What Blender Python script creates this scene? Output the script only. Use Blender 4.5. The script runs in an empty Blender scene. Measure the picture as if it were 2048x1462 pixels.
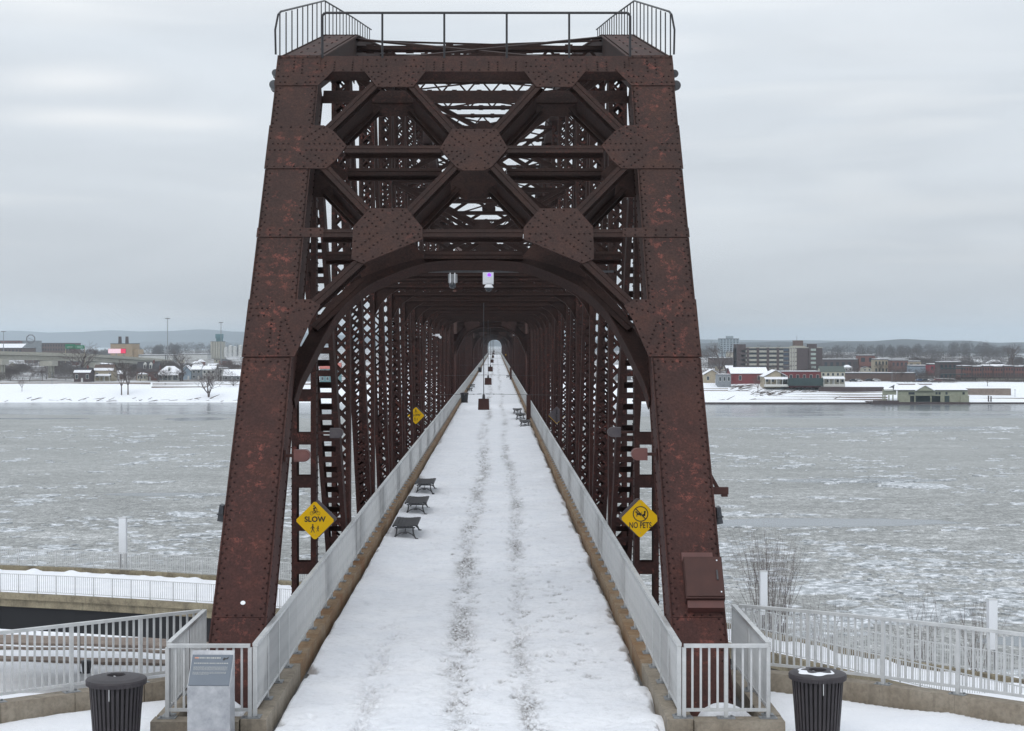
import bpy, math, random
import numpy as np
from mathutils import Vector, Matrix
random.seed(7); rng = np.random.default_rng(7)
sc = bpy.context.scene
COL = sc.collection
# ------------------------------------------------------------------ camera
CX, CH, F = 0.42, 5.85, 3200.0          # camera x, height over the deck, focal length in photo pixels
HAZE = 1.4e-4
cam = bpy.data.objects.new('camera', bpy.data.cameras.new('camera')); COL.objects.link(cam)
cam.location = (CX, 0, CH); cam.rotation_euler = (math.radians(90), 0, 0)
cam.data.sensor_width = 36; cam.data.lens = 36 * F / 2048
cam.data.shift_x = 33 / 2048; cam.data.shift_y = -45 / 2048
cam.data.clip_start = 0.5; cam.data.clip_end = 40000
sc.camera = cam
# ------------------------------------------------------------------ world
SUN_EL, SUN_AZ = 48, 200
w = bpy.data.worlds.new('World'); sc.world = w; w.use_nodes = True
nt = w.node_tree; N = nt.nodes; L = nt.links; N.clear()
out = N.new('ShaderNodeOutputWorld'); bg = N.new('ShaderNodeBackground'); L.new(bg.outputs[0], out.inputs[0])
sky = N.new('ShaderNodeTexSky'); sky.sky_type = 'NISHITA'; sky.sun_disc = False
sky.sun_elevation = math.radians(SUN_EL); sky.sun_rotation = math.radians(SUN_AZ); sky.dust_density = 4; sky.air_density = 1.0
hs = N.new('ShaderNodeHueSaturation'); hs.inputs['Saturation'].default_value = 0.25; L.new(sky.outputs[0], hs.inputs['Color'])
tc = N.new('ShaderNodeTexCoord'); sep = N.new('ShaderNodeSeparateXYZ'); L.new(tc.outputs['Generated'], sep.inputs[0])
mpg = N.new('ShaderNodeMapping'); mpg.inputs['Scale'].default_value = (1.0, 1.0, 6.5); L.new(tc.outputs['Generated'], mpg.inputs[0])
n1 = N.new('ShaderNodeTexNoise'); n1.inputs['Scale'].default_value = 3.1; n1.inputs['Detail'].default_value = 5; n1.inputs['Roughness'].default_value = .5
L.new(mpg.outputs[0], n1.inputs['Vector'])
n1.inputs['Distortion'].default_value = .6; cr = N.new('ShaderNodeValToRGB'); cr.color_ramp.elements[0].position = .3; cr.color_ramp.elements[1].position = .72
cr.color_ramp.elements[0].color = (6.8, 7.35, 7.95, 1); cr.color_ramp.elements[1].color = (8.1, 8.7, 9.3, 1)
L.new(n1.outputs['Fac'], cr.inputs[0])
zr = N.new('ShaderNodeValToRGB'); e = zr.color_ramp.elements
e[0].position = 0; e[0].color = (.87, .865, .86, 1); e[1].position = 1; e[1].color = (1.55, 1.55, 1.55, 1)
k = zr.color_ramp.elements.new(.16); k.color = (1.01, 1.015, 1.02, 1)
L.new(sep.outputs['Z'], zr.inputs[0])
mp2 = N.new('ShaderNodeMapping'); mp2.inputs['Scale'].default_value = (1.0, 1.0, 11); mp2.inputs['Location'].default_value = (.35, .0, .4); L.new(tc.outputs['Generated'], mp2.inputs[0])
n2 = N.new('ShaderNodeTexNoise'); n2.inputs['Scale'].default_value = 4.2; n2.inputs['Detail'].default_value = 4; n2.inputs['Roughness'].default_value = .45; n2.inputs['Distortion'].default_value = .3; L.new(mp2.outputs[0], n2.inputs['Vector'])
c2 = N.new('ShaderNodeValToRGB'); c2.color_ramp.elements[0].position = .54; c2.color_ramp.elements[0].color = (0,0,0,1); c2.color_ramp.elements[1].position = .72; c2.color_ramp.elements[1].color = (.35,.35,.35,1); L.new(n2.outputs['Fac'], c2.inputs[0])
m2 = N.new('ShaderNodeMix'); m2.data_type = 'RGBA'; L.new(c2.outputs[0], m2.inputs['Factor']); L.new(cr.outputs[0], m2.inputs['A']); m2.inputs['B'].default_value = (9.7, 9.95, 10.1, 1)
def wm(op, a, b):
    x = N.new('ShaderNodeMath'); x.operation = op
    for i_, v_ in enumerate((a, b)):
        if isinstance(v_, (int, float)): x.inputs[i_].default_value = v_
        else: L.new(v_, x.inputs[i_])
    return x.outputs[0]
azs = wm('DIVIDE', sep.outputs['X'], sep.outputs['Y']); els = wm('DIVIDE', sep.outputs['Z'], wm('ABSOLUTE', sep.outputs['Y'], 0)); last = m2.outputs['Result']
for a_, e_, ra, re, st in ((-.262, .166, .045, .009, .75), (-.250, .141, .055, .006, .8), (-.19, .138, .035, .005, .5), (-.27, .205, .06, .012, .35), (-.05, .215, .3, .012, .35), (.26, .19, .09, .02, .25)):
    u_ = wm('DIVIDE', wm('SUBTRACT', azs, a_), ra); v_ = wm('DIVIDE', wm('SUBTRACT', els, e_), re)
    g_ = wm('MULTIPLY', wm('EXPONENT', wm('MULTIPLY', wm('ADD', wm('MULTIPLY', u_, u_), wm('MULTIPLY', v_, v_)), -1.0), 0), wm('MULTIPLY', wm('MULTIPLY', n2.outputs['Fac'], 1.9), st))
    mm = N.new('ShaderNodeMix'); mm.data_type = 'RGBA'; L.new(g_, mm.inputs['Factor']); L.new(last, mm.inputs['A']); mm.inputs['B'].default_value = (9.9, 10.1, 10.25, 1); last = mm.outputs['Result']
mu = N.new('ShaderNodeMix'); mu.data_type = 'RGBA'; mu.blend_type = 'MULTIPLY'; mu.inputs['Factor'].default_value = 1
L.new(last, mu.inputs['A']); L.new(zr.outputs[0], mu.inputs['B'])
mx = N.new('ShaderNodeMix'); mx.data_type = 'RGBA'; mx.inputs['Factor'].default_value = .93
L.new(hs.outputs[0], mx.inputs['A']); L.new(mu.outputs['Result'], mx.inputs['B'])
L.new(mx.outputs['Result'], bg.inputs['Color']); bg.inputs['Strength'].default_value = 0.10
sun = bpy.data.objects.new('sun', bpy.data.lights.new('sun', 'SUN')); COL.objects.link(sun)
sun.data.energy = 0.8; sun.data.angle = math.radians(35); sun.data.color = (1, .97, .93)
az, el = math.radians(SUN_AZ), math.radians(SUN_EL)
sd = Vector((math.sin(az) * math.cos(el), math.cos(az) * math.cos(el), math.sin(el)))
sun.rotation_euler = sd.to_track_quat('Z', 'Y').to_euler()
sc.view_settings.view_transform = 'Standard'; sc.view_settings.look = 'None'
sc.view_settings.exposure = 0.0; sc.view_settings.gamma = 1; sc.view_settings.use_curve_mapping = False
sc.render.engine = 'CYCLES'
cy = sc.cycles
cy.max_bounces = 6; cy.diffuse_bounces = 3; cy.glossy_bounces = 2; cy.transmission_bounces = 2
cy.volume_bounces = 0; cy.transparent_max_bounces = 4; cy.caustics_reflective = False; cy.caustics_refractive = False
try:
    cy.use_denoising = True; cy.volume_max_steps = 64
except Exception: pass

# ------------------------------------------------------------------ helpers
def W(px, py, d):
    return Vector((CX + (px - 991) / F * d, d, CH + (686 - py) / F * d))
def D(py, z):                     # distance at which ground of height z shows at photo row py
    return F * (CH - z) / (py - 686)

class MB:
    def __init__(s): s.v = []; s.f = []; s.m = []; s.smooth = False
    def add(s, vs, fs, mi=0):
        b = len(s.v); s.v.extend([tuple(p) for p in vs]); s.f.extend([tuple(i + b for i in f) for f in fs]); s.m.extend([mi] * len(fs)); return s
    def box(s, x0, x1, y0, y1, z0, z1, mi=0):
        return s.add([(x0,y0,z0),(x1,y0,z0),(x1,y1,z0),(x0,y1,z0),(x0,y0,z1),(x1,y0,z1),(x1,y1,z1),(x0,y1,z1)],
              [(3,2,1,0),(4,5,6,7),(0,1,5,4),(1,2,6,5),(2,3,7,6),(3,0,4,7)], mi)
    def beam(s, a, b, wd, h, up=(0,0,1), mi=0):
        a = Vector(a); b = Vector(b); d = (b - a).normalized(); up = Vector(up)
        sd_ = d.cross(up)
        if sd_.length < 1e-5: sd_ = Vector((1,0,0))
        sd_.normalize(); u = sd_.cross(d); sd_ *= wd/2; u *= h/2
        p = [a-sd_-u, a+sd_-u, a+sd_+u, a-sd_+u, b-sd_-u, b+sd_-u, b+sd_+u, b-sd_+u]
        return s.add(p, [(0,1,2,3),(7,6,5,4),(0,4,5,1),(1,5,6,2),(2,6,7,3),(3,7,4,0)], mi)
    def tube(s, a, b, r, n=6, r2=None, mi=0, caps=True):
        a = Vector(a); b = Vector(b); d = (b-a)
        if d.length < 1e-6: return s
        d.normalize(); q = Vector((0,0,1)) if abs(d.z) < .9 else Vector((1,0,0))
        u = d.cross(q).normalized(); v = d.cross(u); r2 = r if r2 is None else r2
        vs = []
        for rr, c in ((r, a), (r2, b)):
            for i in range(n):
                t = 2*math.pi*i/n; vs.append(c + u*(rr*math.cos(t)) + v*(rr*math.sin(t)))
        fs = [(i, i+n, (i+1)%n+n, (i+1)%n) for i in range(n)]
        if caps: fs += [tuple(range(n)), tuple(range(2*n-1, n-1, -1))]
        return s.add(vs, fs, mi)
    def poly_tube(s, pts, r, n=6, mi=0):
        for a, b in zip(pts, pts[1:]): s.tube(a, b, r, n, mi=mi)
        return s
    def prism(s, pts, fn, n0, n1, mi=0):      # pts 2-D, fn(u,v,n)->point
        k = len(pts)
        vs = [fn(u, v, n0) for u, v in pts] + [fn(u, v, n1) for u, v in pts]
        fs = [tuple(range(k)), tuple(range(2*k-1, k-1, -1))] + [(i, i+k, (i+1)%k+k, (i+1)%k) for i in range(k)]
        return s.add(vs, fs, mi)
    def lathe(s, prof, c=(0,0,0), n=24, mi=0):
        vs = []
        for r, z in prof:
            for i in range(n):
                t = 2*math.pi*i/n; vs.append((c[0]+r*math.cos(t), c[1]+r*math.sin(t), c[2]+z))
        fs = []
        for j in range(len(prof)-1):
            for i in range(n):
                a = j*n+i; b = j*n+(i+1)%n; fs.append((a, b, b+n, a+n))
        return s.add(vs, fs, mi)
    def mesh(s, name, mats):
        me = bpy.data.meshes.new(name); me.from_pydata(s.v, [], s.f)
        if not isinstance(mats, (list, tuple)): mats = [mats]
        for m in mats: me.materials.append(m)
        if len(mats) > 1: me.polygons.foreach_set('material_index', s.m)
        if s.smooth: me.polygons.foreach_set('use_smooth', [True]*len(s.f))
        me.update(); return me
    def build(s, name, mats, parent=None, **kw):
        return obj(name, s.mesh(name, mats), parent, **kw)
def obj(name, me, parent=None, loc=None, mat=None, kind=None, label=None, cat=None, group=None):
    o = bpy.data.objects.new(name, me); COL.objects.link(o)
    if parent is not None: o.parent = parent
    if mat is not None: o.matrix_local = mat
    elif loc is not None: o.location = loc
    if kind: o['kind'] = kind
    if label: o['label'] = label
    if cat: o['category'] = cat
    if group: o['group'] = group
    return o
def thing(name, label, cat, loc=(0,0,0), rz=0, group=None):
    o = obj(name, None, None, label=label, cat=cat, group=group); o.location = loc; o.rotation_euler = (0,0,rz)
    o.empty_display_size = .2; return o
def copy_tree(o, parent=None):
    c = o.copy(); COL.objects.link(c)
    if parent is not None: c.parent = parent
    for ch in list(o.children): copy_tree(ch, c)
    return c
def recalc(o):
    pass

# ------------------------------------------------------------------ materials
def mat(name, base, rough=.7, var=None, scale=3.0, metallic=0.0, bump=0.0, bscale=30.0, detail=4, spec=.5, stretch=None):
    m = bpy.data.materials.new(name); m.use_nodes = True; t = m.node_tree; b = t.nodes['Principled BSDF']
    b.inputs['Base Color'].default_value = (*base, 1); b.inputs['Roughness'].default_value = rough
    b.inputs['Metallic'].default_value = metallic; b.inputs['Specular IOR Level'].default_value = spec
    if var is not None or bump:
        tc = t.nodes.new('ShaderNodeTexCoord'); v = tc.outputs['Object']
        if stretch:
            mp = t.nodes.new('ShaderNodeMapping'); mp.inputs['Scale'].default_value = stretch; t.links.new(v, mp.inputs[0]); v = mp.outputs[0]
    if var is not None:
        n = t.nodes.new('ShaderNodeTexNoise'); n.inputs['Scale'].default_value = scale; n.inputs['Detail'].default_value = detail; n.inputs['Roughness'].default_value = .65
        t.links.new(v, n.inputs['Vector'])
        r = t.nodes.new('ShaderNodeValToRGB'); r.color_ramp.elements[0].position = .32; r.color_ramp.elements[1].position = .68
        r.color_ramp.elements[0].color = (*base, 1); r.color_ramp.elements[1].color = (*var, 1)
        t.links.new(n.outputs['Fac'], r.inputs[0]); t.links.new(r.outputs[0], b.inputs['Base Color'])
    if bump:
        n = t.nodes.new('ShaderNodeTexNoise'); n.inputs['Scale'].default_value = bscale; n.inputs['Detail'].default_value = 3
        t.links.new(v, n.inputs['Vector'])
        bp = t.nodes.new('ShaderNodeBump'); bp.inputs['Strength'].default_value = bump; bp.inputs['Distance'].default_value = .02
        t.links.new(n.outputs['Fac'], bp.inputs['Height']); t.links.new(bp.outputs[0], b.inputs['Normal'])
    return m

class NT:                                # tiny node helper
    def __init__(s, name):
        s.m = bpy.data.materials.new(name); s.m.use_nodes = True; s.t = s.m.node_tree; s.b = s.t.nodes['Principled BSDF']
    def n(s, typ, **kw):
        x = s.t.nodes.new(typ)
        for k, v in kw.items():
            if hasattr(x, k) and k not in ('inputs',): setattr(x, k, v)
        return x
    def l(s, a, b): s.t.links.new(a, b)
    def noise(s, vec, scale, detail=4, rough=.6):
        x = s.n('ShaderNodeTexNoise'); x.inputs['Scale'].default_value = scale; x.inputs['Detail'].default_value = detail; x.inputs['Roughness'].default_value = rough
        s.l(vec, x.inputs['Vector']); return x.outputs['Fac']
    def ramp(s, fac, stops, interp='LINEAR'):
        r = s.n('ShaderNodeValToRGB'); r.color_ramp.interpolation = interp; e = r.color_ramp.elements
        while len(e) < len(stops): e.new(.5)
        for q, (p, c) in zip(e, stops):
            q.position = p; q.color = (*c, 1) if isinstance(c, tuple) else (c, c, c, 1)
        s.l(fac, r.inputs[0]); return r.outputs[0]
    def math(s, op, a, b=None, c=None):
        x = s.n('ShaderNodeMath'); x.operation = op
        for i, v in enumerate((a, b, c)):
            if v is None: continue
            if isinstance(v, (int, float)): x.inputs[i].default_value = v
            else: s.l(v, x.inputs[i])
        return x.outputs[0]
    def mix(s, fac, a, b, mode='MIX'):
        x = s.n('ShaderNodeMix'); x.data_type = 'RGBA'; x.blend_type = mode
        if isinstance(fac, (int, float)): x.inputs['Factor'].default_value = fac
        else: s.l(fac, x.inputs['Factor'])
        for key, v in (('A', a), ('B', b)):
            if isinstance(v, tuple): x.inputs[key].default_value = (*v, 1)
            else: s.l(v, x.inputs[key])
        return x.outputs['Result']
    def mapping(s, vec, scale):
        x = s.n('ShaderNodeMapping'); x.inputs['Scale'].default_value = scale; s.l(vec, x.inputs[0]); return x.outputs[0]
    def bump(s, h, strength, dist):
        x = s.n('ShaderNodeBump'); x.inputs['Strength'].default_value = strength; x.inputs['Distance'].default_value = dist
        s.l(h, x.inputs['Height']); s.l(x.outputs[0], s.b.inputs['Normal'])

def make_steel(name, k=1.0, patches=True):
    q = NT(name); g = q.n('ShaderNodeNewGeometry').outputs['Position']
    big = q.noise(g, .55, 4); mid = q.noise(g, 1.7, 5, .62); fine = q.noise(g, 26, 3, .7)
    c = q.ramp(mid, [(.3, (.074*k,.048*k,.043*k)), (.5, (.092*k,.055*k,.048*k)), (.75, (.118*k,.064*k,.051*k))])
    c2 = q.ramp(fine, [(.25, .62), (.55, 1.0), (.8, 1.3)])
    c = q.mix(1.0, c, c2, 'MULTIPLY')
    # vertical rain streaks
    st = q.noise(q.mapping(g, (9, 9, .35)), 1.0, 3, .6)
    c = q.mix(q.math('MULTIPLY', q.ramp(st, [(.5, 0.0), (.75, .55)]), .7), c, (.05*k,.036*k,.034*k))
    sz_ = q.n('ShaderNodeSeparateXYZ'); q.l(g, sz_.inputs[0]); lowz = q.n('ShaderNodeMapRange'); lowz.inputs[1].default_value = 8; lowz.inputs[2].default_value = 2; q.l(sz_.outputs[2], lowz.inputs[0])
    c = q.mix(q.math('MULTIPLY', lowz.outputs[0], .6), c, q.mix(1.0, c, (1.28,.82,.84), 'MULTIPLY'))
    if patches:
        pm = q.ramp(big, [(.50, 0.0), (.66, 1.0)]); sp = q.ramp(q.noise(g, 7.5, 5, .8), [(.53, 0.0), (.62, 1.0)])
        sx = q.n('ShaderNodeSeparateXYZ'); q.l(g, sx.inputs[0])
        ax = q.math('ABSOLUTE', q.math('SUBTRACT', q.math('ABSOLUTE', sx.outputs[0]), 3.59))
        mid_ = q.math('MULTIPLY', q.ramp(ax, [(.16, 1.0), (.36, .12)]), 1.0)
        inner = q.math('MULTIPLY', q.math('MULTIPLY', pm, sp), .72)
        pb = q.ramp(q.noise(g, 1.3, 3), [(.42, 0.0), (.58, 1.0)])
        post = q.math('MULTIPLY', q.math('MULTIPLY', mid_, q.ramp(q.noise(g, 6.0, 6, .85), [(.535, 0.0), (.60, 1.0)])), pb)
        f = q.math('MAXIMUM', q.math('MULTIPLY', inner, .7), post)
        c = q.mix(q.math('MULTIPLY', f, .75), c, (.36*k,.12*k,.095*k))
        # bright rust flecks
        fl = q.ramp(q.noise(g, 19, 4, .8), [(.66, 0.0), (.72, 1.0)])
        c = q.mix(q.math('MULTIPLY', fl, pm), c, (.62*k,.26*k,.17*k))
    q.l(c, q.b.inputs['Base Color']); q.b.inputs['Roughness'].default_value = .72; q.b.inputs['Specular IOR Level'].default_value = .14
    q.bump(fine, .35, .01)
    return q.m
STEEL = make_steel('rusty_steel', .60); STEELB = make_steel('rusty_steel_shade_tinted', .38, True); RIVM = make_steel('rivets_shade_tinted', .34, False)  # same steel darkened: interior shade put into members, shadow under heads into rivets
DARK = mat('dark_painted_pipe', (.018,.017,.02), .5)
GALV = mat('galvanised_steel', (.47,.48,.485), .5, (.60,.605,.605), 4, .15, .1, 60)
GALVD = mat('galvanised_base', (.20,.21,.22), .5, (.3,.31,.32), 8, .3)
BLACKM = mat('black_metal', (.03,.03,.034), .45, (.05,.05,.055), 5)
BROWNM = mat('brown_metal', (.052,.024,.021), .6, (.07,.031,.026), 3, spec=.25)
REDM = mat('red_brown_enamel', (.12,.045,.04), .45, (.15,.058,.05), 5)
YEL = mat('sign_yellow', (.66,.385,.0), .5, (.70,.42,.002), 4, spec=.25)
INK = mat('sign_black', (.012,.01,.01), .5)
SIGNB = mat('sign_back', (.06,.05,.06), .5, (.10,.085,.09), 6)
WHITE = mat('white_plastic', (.72,.73,.72), .4)
GLASSD = mat('dark_glass', (.03,.035,.042), .12)
PLAQ = mat('plaque_face', (.10,.125,.16), .35, (.12,.145,.18), 3)
PRINT = mat('plaque_print', (.42,.42,.40), .6); PRINTR = mat('plaque_print_red', (.55,.25,.17), .6)
ZINC = mat('mottled_zinc', (.30,.31,.34), .5, (.50,.51,.53), 5.5, .3, .1, 40, 6)
RUBBER = mat('dark_plastic', (.06,.065,.075), .4)
# concrete
def make_concrete(name, a, b, c):
    q = NT(name); g = q.n('ShaderNodeNewGeometry').outputs['Position']
    n = q.noise(g, 1.1, 5, .7); f = q.noise(g, 14, 4, .7)
    col = q.ramp(n, [(.3, a), (.5, b), (.72, c)])
    col = q.mix(1.0, col, q.ramp(f, [(.25, .72), (.6, 1.08)]), 'MULTIPLY')
    st = q.noise(q.mapping(g, (5, 5, .5)), 1, 3)
    col = q.mix(q.ramp(st, [(.55, 0.0), (.75, .5)]), col, tuple(x*.45 for x in a))
    q.l(col, q.b.inputs['Base Color']); q.b.inputs['Roughness'].default_value = .85; q.bump(f, .3, .01)
    return q.m
CONC = make_concrete('stained_concrete', (.20,.165,.125), (.27,.23,.18), (.33,.29,.235))
KERBM = make_concrete('rust_stained_kerb', (.20,.090,.032), (.235,.15,.08), (.29,.225,.155))
CONCL = make_concrete('pale_concrete', (.34,.33,.28), (.42,.41,.36), (.48,.46,.40))
PAVE = make_concrete('wet_pavement', (.09,.09,.09), (.13,.13,.13), (.17,.16,.15))
TERR = make_concrete('brown_stone_terrace', (.17,.13,.11), (.23,.18,.15), (.28,.23,.19))
def make_snow(name, dirt=False):
    q = NT(name); g = q.n('ShaderNodeNewGeometry').outputs['Position']
    n = q.noise(g, .8, 5, .6); f = q.noise(g, 9, 5, .7)
    col = q.ramp(n, [(.3, (.81,.825,.87)), (.7, (.90,.905,.935))])
    if dirt: col = q.mix(1.0, col, q.ramp(q.noise(g, 5.5, 6, .8), [(.34, .86), (.50, 1.0)]), 'MULTIPLY')
    if dirt:
        at = q.n('ShaderNodeAttribute'); at.attribute_name = 'slush'
        fac = q.math('MULTIPLY', q.math('MINIMUM', q.math('MULTIPLY', at.outputs['Fac'], 1.55), 1.0), q.ramp(q.noise(q.mapping(g,(1,.55,1)), 15, 5, .8), [(.40, .0), (.60, 1.0)]))
        col = q.mix(fac, col, (.19,.175,.165))
    q.l(col, q.b.inputs['Base Color']); q.b.inputs['Roughness'].default_value = .75; q.b.inputs['Specular IOR Level'].default_value = .25
    q.bump(q.math('ADD', f, q.math('MULTIPLY', q.noise(g, 38, 3, .7), .35)), .75, .05)
    return q.m
SNOW = make_snow('snow'); SNOWD = make_snow('trodden_snow', True)
BARK = mat('bark', (.085,.062,.052), .9, (.12,.09,.078), 2)
TWIG = mat('twigs', (.10,.072,.065), .9)

# ------------------------------------------------------------------ setting: banks, river, plaza, deck
WZ, LG, TG = -22.5, -15.0, -14.5         # water, near lower ground, far town ground
def noise2(x, y, s=0.0):
    v = 0
    for a, f in ((1, 1), (.5, 2.13), (.25, 4.31), (.13, 8.7)):
        v = v + a*np.sin(x*f*1.7+s+2.1*np.sin(y*f*1.31+s*1.7+f))*np.cos(y*f*1.9-s*.6+1.7*np.sin(x*f*1.13+s+2*f))
    return v/1.5
def vnoise(x, y, seed=0):
    xi = np.floor(x).astype(np.int64); yi = np.floor(y).astype(np.int64); fx = x-xi; fy = y-yi; fx = fx*fx*(3-2*fx); fy = fy*fy*(3-2*fy)
    def h(a, b):
        n = (a*374761393 + b*668265263 + seed*982451653) & 0xffffffff; n = ((n ^ (n >> 13))*1274126177) & 0xffffffff; return ((n ^ (n >> 16)) & 0xffff)/65535.0
    return (h(xi,yi)*(1-fx)+h(xi+1,yi)*fx)*(1-fy)+(h(xi,yi+1)*(1-fx)+h(xi+1,yi+1)*fx)*fy
def fbm(x, y, seed=0, o=4):
    v = 0; a = .5
    for k_ in range(o): v = v+a*(vnoise(x, y, seed+k_)-.5); x = x*2.07+3.1; y = y*2.03+1.7; a *= .55
    return v
def grid(name, xs, ys, zf, m, **kw):
    X, Y = np.meshgrid(xs, ys); Z = zf(X, Y)
    v = np.stack([X.ravel(), Y.ravel(), Z.ravel()], 1); nx, ny = len(xs), len(ys)
    i = np.arange((nx-1)*(ny-1)); r = i//(nx-1); c = i % (nx-1); a = r*nx+c
    f = np.stack([a, a+1, a+nx+1, a+nx], 1)
    me = bpy.data.meshes.new(name); me.vertices.add(len(v)); me.vertices.foreach_set('co', v.ravel())
    me.loops.add(len(f)*4); me.loops.foreach_set('vertex_index', f.ravel().astype(np.int32))
    me.polygons.add(len(f)); me.polygons.foreach_set('loop_start', (np.arange(len(f))*4).astype(np.int32))
    me.polygons.foreach_set('use_smooth', np.ones(len(f), bool))
    me.materials.append(m); me.update(calc_edges=True); me.validate()
    return obj(name, me, **kw)

# river
q = NT('river_ice_and_slush'); g = q.n('ShaderNodeNewGeometry').outputs['Position']
sx = q.n('ShaderNodeSeparateXYZ'); q.l(g, sx.inputs[0])
wv = q.noise(g, .05, 3)
a1 = q.noise(q.mapping(g, (.035, .055, 1)), 1, 6, .65)
a2 = q.noise(q.mapping(g, (.75, .75, 1)), 1, 6, .74)
lead = q.noise(q.mapping(g, (.006, .02, 1)), 1, 4, .55)
far = q.n('ShaderNodeMapRange'); far.inputs[1].default_value = 430; far.inputs[2].default_value = 690; far.inputs[3].default_value = 0; far.inputs[4].default_value = 1
q.l(sx.outputs[1], far.inputs[0]); FAR = far.outputs[0]
farmask = q.ramp(q.math('ADD', FAR, q.math('MULTIPLY', q.math('SUBTRACT', lead, .5), 1.3)), [(.62, 0.0), (.80, 1.0)])
leadmask = q.ramp(lead, [(.64, 0.0), (.70, .8)])
ad = q.math('ADD', a2, q.math('MULTIPLY', q.math('SUBTRACT', a1, .5), .45))
slush = q.ramp(ad, [(.36, (.17,.172,.165)), (.46, (.245,.248,.24)), (.56, (.33,.333,.328)), (.66, (.54,.545,.545)), (.80, (.76,.765,.78))])
a3 = q.noise(q.mapping(g, (3.4, 1.5, 1)), 1, 4, .85)
slush = q.mix(1.0, slush, q.ramp(a3, [(.36, .58), (.5, 1.0), (.62, 1.6)]), 'MULTIPLY')
mid_ = q.n('ShaderNodeMapRange'); mid_.inputs[1].default_value = 260; mid_.inputs[2].default_value = 380; q.l(sx.outputs[1], mid_.inputs[0])
slush = q.mix(q.math('MULTIPLY', mid_.outputs[0], .55), slush, q.ramp(a3, [(.35, (.19,.198,.19)), (.65, (.38,.385,.375))]))
water_c = q.ramp(a1, [(.35, (.12,.14,.155)), (.7, (.20,.22,.24))])
clear = q.math('MAXIMUM', farmask, leadmask)
for lx, ly, rx, ry, st in ((49, 253, 27, 6.5, 1), (56, 152, 10, 3.5, 1), (-112, 597, 14, 16, 1), (-176, 600, 22, 6, 1), (-60, 300, 12, 3, .8), (75, 330, 22, 5, .8)):
    ex = q.math('DIVIDE', q.math('SUBTRACT', sx.outputs[0], lx), rx); ey = q.math('DIVIDE', q.math('SUBTRACT', sx.outputs[1], ly), ry)
    rr_ = q.math('ADD', q.math('SQRT', q.math('ADD', q.math('MULTIPLY', ex, ex), q.math('MULTIPLY', ey, ey))), q.math('MULTIPLY', q.math('SUBTRACT', a1, .5), 1.6))
    clear = q.math('MAXIMUM', clear, q.ramp(rr_, [(.86, st*1.0), (.96, 0.0)]))
streak = q.ramp(q.noise(q.mapping(g, (.008, .06, 1)), 1, 5, .65), [(.57, 0.0), (.66, .85)])
dark = 0.0
for lx, ly, rx, ry in ((-112, 597, 15, 15), (-100, 640, 30, 20), (-176, 600, 24, 7), (-190, 690, 60, 22)):
    ex = q.math('DIVIDE', q.math('SUBTRACT', sx.outputs[0], lx), rx); ey = q.math('DIVIDE', q.math('SUBTRACT', sx.outputs[1], ly), ry)
    rr_ = q.math('ADD', q.math('SQRT', q.math('ADD', q.math('MULTIPLY', ex, ex), q.math('MULTIPLY', ey, ey))), q.math('MULTIPLY', q.math('SUBTRACT', a1, .5), 1.4))
    dark = q.math('MAXIMUM', dark, q.ramp(rr_, [(.80, 1.0 if ry < 16 else .55), (1.0, 0.0)]))
clear = q.math('MULTIPLY', clear, q.math('SUBTRACT', 1.0, streak)); clear = q.math('MAXIMUM', clear, dark)
q.l(q.math('SUBTRACT', .5, q.math('MULTIPLY', dark, .42)), q.b.inputs['Specular IOR Level'])
water_c = q.mix(dark, water_c, (.07,.085,.095))
q.l(q.mix(clear, slush, water_c), q.b.inputs['Base Color'])
q.l(q.ramp(clear, [(0, .55), (1, .16)]), q.b.inputs['Roughness'])
q.b.inputs['IOR'].default_value = 1.33
bh = q.math('MULTIPLY', q.math('ADD', a2, q.math('MULTIPLY', a1, .6)), q.math('SUBTRACT', 1.02, clear))
q.bump(bh, .45, .14)
RIVER = q.m
MB().add([(-1400,96,WZ),(1400,96,WZ),(1400,790,WZ),(-1400,790,WZ)], [(0,1,2,3)]).build('river', RIVER, kind='structure')

# broken ice floes in the nearer half of the river (nobody could count them)
q = NT('floe_ice'); g = q.n('ShaderNodeNewGeometry').outputs['Position']
q.l(q.ramp(q.noise(g, .9, 5, .7), [(.38, (.24,.26,.275)), (.5, (.42,.44,.46)), (.62, (.80,.82,.86))]), q.b.inputs['Base Color'])
q.b.inputs['Roughness'].default_value = .6; q.bump(q.noise(g, 5, 3), .4, .06); FLOE = q.m
fv = []; ff = []
for i in range(17000):
    d = 118*math.exp(random.random()**1.15*math.log(4.6)); xx = CX+(random.random()*2-1)*d*.37
    if noise2(xx*.03, d*.05, 3.0) < -.12+random.random()*.25 or ((xx-49)/26)**2+((d-253)/7)**2 < 1 or ((xx-56)/9)**2+((d-152)/4)**2 < 1: continue
    r = .16*math.exp(random.random()**2.2*2.6)*(d/150)**.35; r = r*random.uniform(3.0, 5.5) if i % 70 == 0 else r; n = random.randint(5, 7) if i % 70 else 11; b = len(fv); h = WZ+.03+random.random()*.11*min(1.5, r+.3)
    th = random.random()*6.28; el_ = .45+.55*random.random(); tilt = random.uniform(-.05, .05)
    rim = []
    for kk in range(n):
        t = th+kk*6.283/n; rr = r*random.uniform(.7, 1.2); px_, py_ = math.cos(t)*rr, math.sin(t)*rr*el_
        rim.append((px_, py_))
    for px_, py_ in rim: fv.append((xx+px_*1.06, d+py_*1.06, WZ-.03))
    for px_, py_ in rim: fv.append((xx+px_, d+py_, h+tilt*px_))
    ff += [(b+kk, b+(kk+1) % n, b+n+(kk+1) % n, b+n+kk) for kk in range(n)] + [tuple(b+n+kk for kk in range(n))]
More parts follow.
